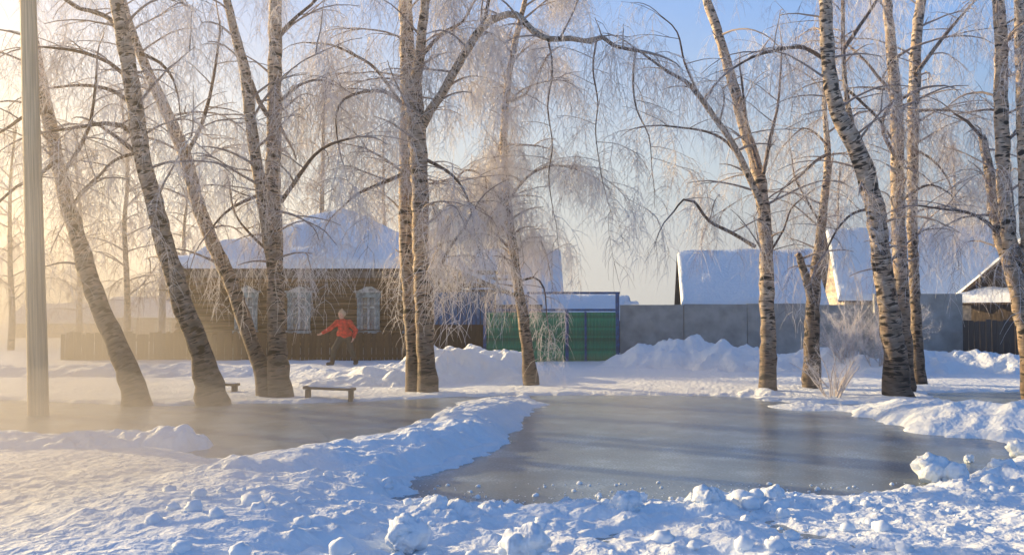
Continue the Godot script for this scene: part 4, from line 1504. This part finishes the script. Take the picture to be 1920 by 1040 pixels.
	# trees beyond the houses
	for t in [
		["slender hazy birch rising behind the picket fence", 238, 33.0, 9.5, 0.13, 0.0],
		["pale bare tree fading into the bright haze beyond the pole", 20, 38.0, 9.0, 0.15, 0.02],
		["tangled bare tree in haze left of the log house", 150, 42.0, 10.0, 0.16, -0.02],
		["bushy frosted tree just behind the log house corner", 345, 44.0, 8.5, 0.15, 0.03],
		["tall faint birch standing behind the log house roof peak", 598, 46.0, 13.0, 0.19, 0.0],
		["grey weeping birch behind the roof of the log house", 720, 50.0, 11.0, 0.16, 0.01],
		["frosted birch rising behind the grey-roofed barn", 930, 52.0, 11.0, 0.16, 0.02],
		["distant bare birch between the barn and the cream end wall", 1580, 56.0, 10.5, 0.16, 0.0],
		["distant bare birch over the blue-shadowed barn roof", 1790, 58.0, 12.0, 0.18, 0.0],
	]:
		far_tree(t[0], t[1], t[2], t[3], t[4], t[5])


func build_small_things() -> void:
	shrub("little frosted shrub fanning out of the snow at the ice edge", gp(1562, 748), 12, 1.15, 0.55)
	shrub("tangled frosted brush against the grey wall behind the slim crooked tree", gp(1600, 700), 16, 2.3, 0.5)
	shrub("tall frosted brush between the thick birch and the grey wall", gp(1648, 702), 12, 2.1, 0.45)
	build_person(Vector3(px(645, 690, 27.2).x, ground_y(px(645, 690, 27.2).x, -27.2) + 0.0, -27.2))
	# low benches
	for b in [["low weathered plank bench with two legs between the twin birches", 570, 665, 752, 730, 0.0], ["tiny low bench half sunk in snow beside the leaning birch", 400, 446, 738, 722, 0.6]]:
		var g0 := gp(b[1], b[3])
		var g1 := gp(b[2], b[3])
		var bench := thing("bench", b[0], "bench", (g0 + g1) / 2)
		var l := g0.distance_to(g1)
		var h: float = (b[3] - b[4]) / F * -g0.z
		for s in [-1.0, 1.0]:
			var lg := MB.new()
			lg.box(Vector3(s * (l / 2 - 0.07), h / 2 - 0.1, 0), Vector3(0.07, h + 0.2, 0.2))
			part("leg", lg.mesh(), M.old_wood, bench)
		var st := MB.new()
		st.box(Vector3(0, h + 0.02, 0), Vector3(l, 0.045, 0.28), Basis(Vector3.BACK, -0.04))
		part("seat", st.mesh(), M.old_wood, bench)
		part("snow_cap", snow_roof(l * 0.9, 0.26, func(x, _z): return h + 0.045 - 0.04 * x, 0.035, 0.08), M.snow, bench)
	# lumps of snow
	var clods := [clod_mesh(1, 14), clod_mesh(2, 14), clod_mesh(3, 14), clod_mesh(4, 14)]
	var small := [clod_mesh(11, 6), clod_mesh(12, 6)]
	for c in [
		["round ball of snow perched on the ridge at its left end", 445, 930, 0.1, 0.06],
		["big pale lump of snow on the churned berm in front of the ice", 1450, 948, 0.1, 0.02],
		["large blue-shaded block of snow alone on the ice at right", 1748, 905, 0.15, 0.05],
		["shaded lump of snow leaning on the large blue-shaded block", 1790, 908, 0.13, 0.02],
		["rounded lump of snow at the bottom edge left of centre", 985, 1055, 0.15, 0.02],
		["pointed lump of snow at the bottom edge below the ridge", 765, 1040, 0.13, 0.06],
		["pink-lit ball of snow at the right edge under the bank", 1908, 862, 0.1, 0.06],
		["small lump of snow resting on the ice short of the right edge", 1818, 868, 0.05, 0.02],
		["lumpy chunk of snow under the ridge at the near ice corner", 815, 975, 0.11, 0.03],
		["upright chunk of snow in the middle of the berm", 1175, 968, 0.12, 0.03],
		["wide sunlit chunk of snow on the berm beside the big pale lump", 1330, 960, 0.13, 0.02],
		["dark blue chunk of snow lying below the pink-lit ball", 1880, 895, 0.12, 0.01],
	]:
		var g := gp(c[1], c[2])
		rng.seed = hash(c[0])
		var o := part("snow_lump", clods[rng.randi() % 4], M.snow, self, Transform3D(Basis.from_euler(Vector3(rng.randf(), rng.randf() * 6.0, rng.randf())).scaled(Vector3(1, 0.9, 1) * c[3]), g + Vector3(0, c[3] * 0.55 + c[4], 0)))
		tag(o, c[0], "snow lump", "lumps of broken snow")
	rng.seed = 77
	var where := [[], []]
	for i in 1500:
		var x := rng.randf_range(-2.8, 4.4)
		var d := rng.randf_range(5.2, 8.6)
		var hit := 0.0
		if noise.get_noise_2d(x * 12.0, d * 12.0) + rng.randf() * 0.5 < 0.32:
			continue
		var r := 0.005 + 0.075 * pow(rng.randf(), 7.0)
		where[i % 2].append(Transform3D(Basis.from_euler(Vector3(rng.randf() * 6.0, rng.randf() * 6.0, 0)).scaled(Vector3(1, 0.8, 1) * r), Vector3(x, ground_y(x, -d) + r * 0.3 + hit, -d)))
	for i in 380:
		# crumbs along the near edge of the ice
		var p := gp(rng.randf_range(760, 1920), rng.randf_range(905, 965))
		var r := 0.005 + 0.025 * pow(rng.randf(), 5.0)
		where[i % 2].append(Transform3D(Basis.from_euler(Vector3(rng.randf() * 6.0, rng.randf() * 6.0, 0)).scaled(Vector3(1, 0.8, 1) * r), Vector3(p.x, maxf(0.0, ground_y(p.x, p.z)) + r * 0.1, p.z)))
	for k in 2:
		scatter("snow_crumbs", small[k], M.snow_crumb, where[k], self)


func build_mist() -> void:
	mist("golden bank of mist over the snow around the wooden pole", Vector3(-8.4, 0.7, -17.8), Vector3(5.0, 3.4, 7.0), 0.06)
	mist("column of golden steam drifting before the wooden pole", Vector3(-6.4, 1.4, -12.2), Vector3(2.6, 5.0, 4.4), 0.07)
	mist("far golden mist glowing behind the picket fence and the pale houses", Vector3(-27.0, 1.0, -46.0), Vector3(28.0, 10.0, 20.0), 0.025)
	mist("tall thin haze rising among the leaning birches", Vector3(-13.5, 4.0, -21.0), Vector3(9.0, 12.0, 12.0), 0.015)
	mist("low dense drift of steam over the near snow", Vector3(-3.9, 0.15, -7.2), Vector3(4.2, 1.6, 4.6), 0.20)
	mist("low veil of steam over the shaded ice", Vector3(1.2, 0.1, -14.0), Vector3(9.0, 1.0, 6.0), 0.03)
	mist("thin wisp of steam drifting over the far side of the ice", Vector3(2.6, 0.35, -17.0), Vector3(5.0, 0.9, 1.6), 0.10)
	mist("faint wisp of steam curling above the middle of the ice", Vector3(0.9, 0.3, -12.4), Vector3(3.2, 0.8, 1.2), 0.10)
	mist("faint wisp of steam drifting before the picket fence", Vector3(-10.5, 0.6, -25.0), Vector3(6.0, 2.0, 2.6), 0.10)
	mist("low veil of steam between the birch trunks", Vector3(-5.0, 0.2, -14.0), Vector3(8.0, 1.2, 6.0), 0.06)
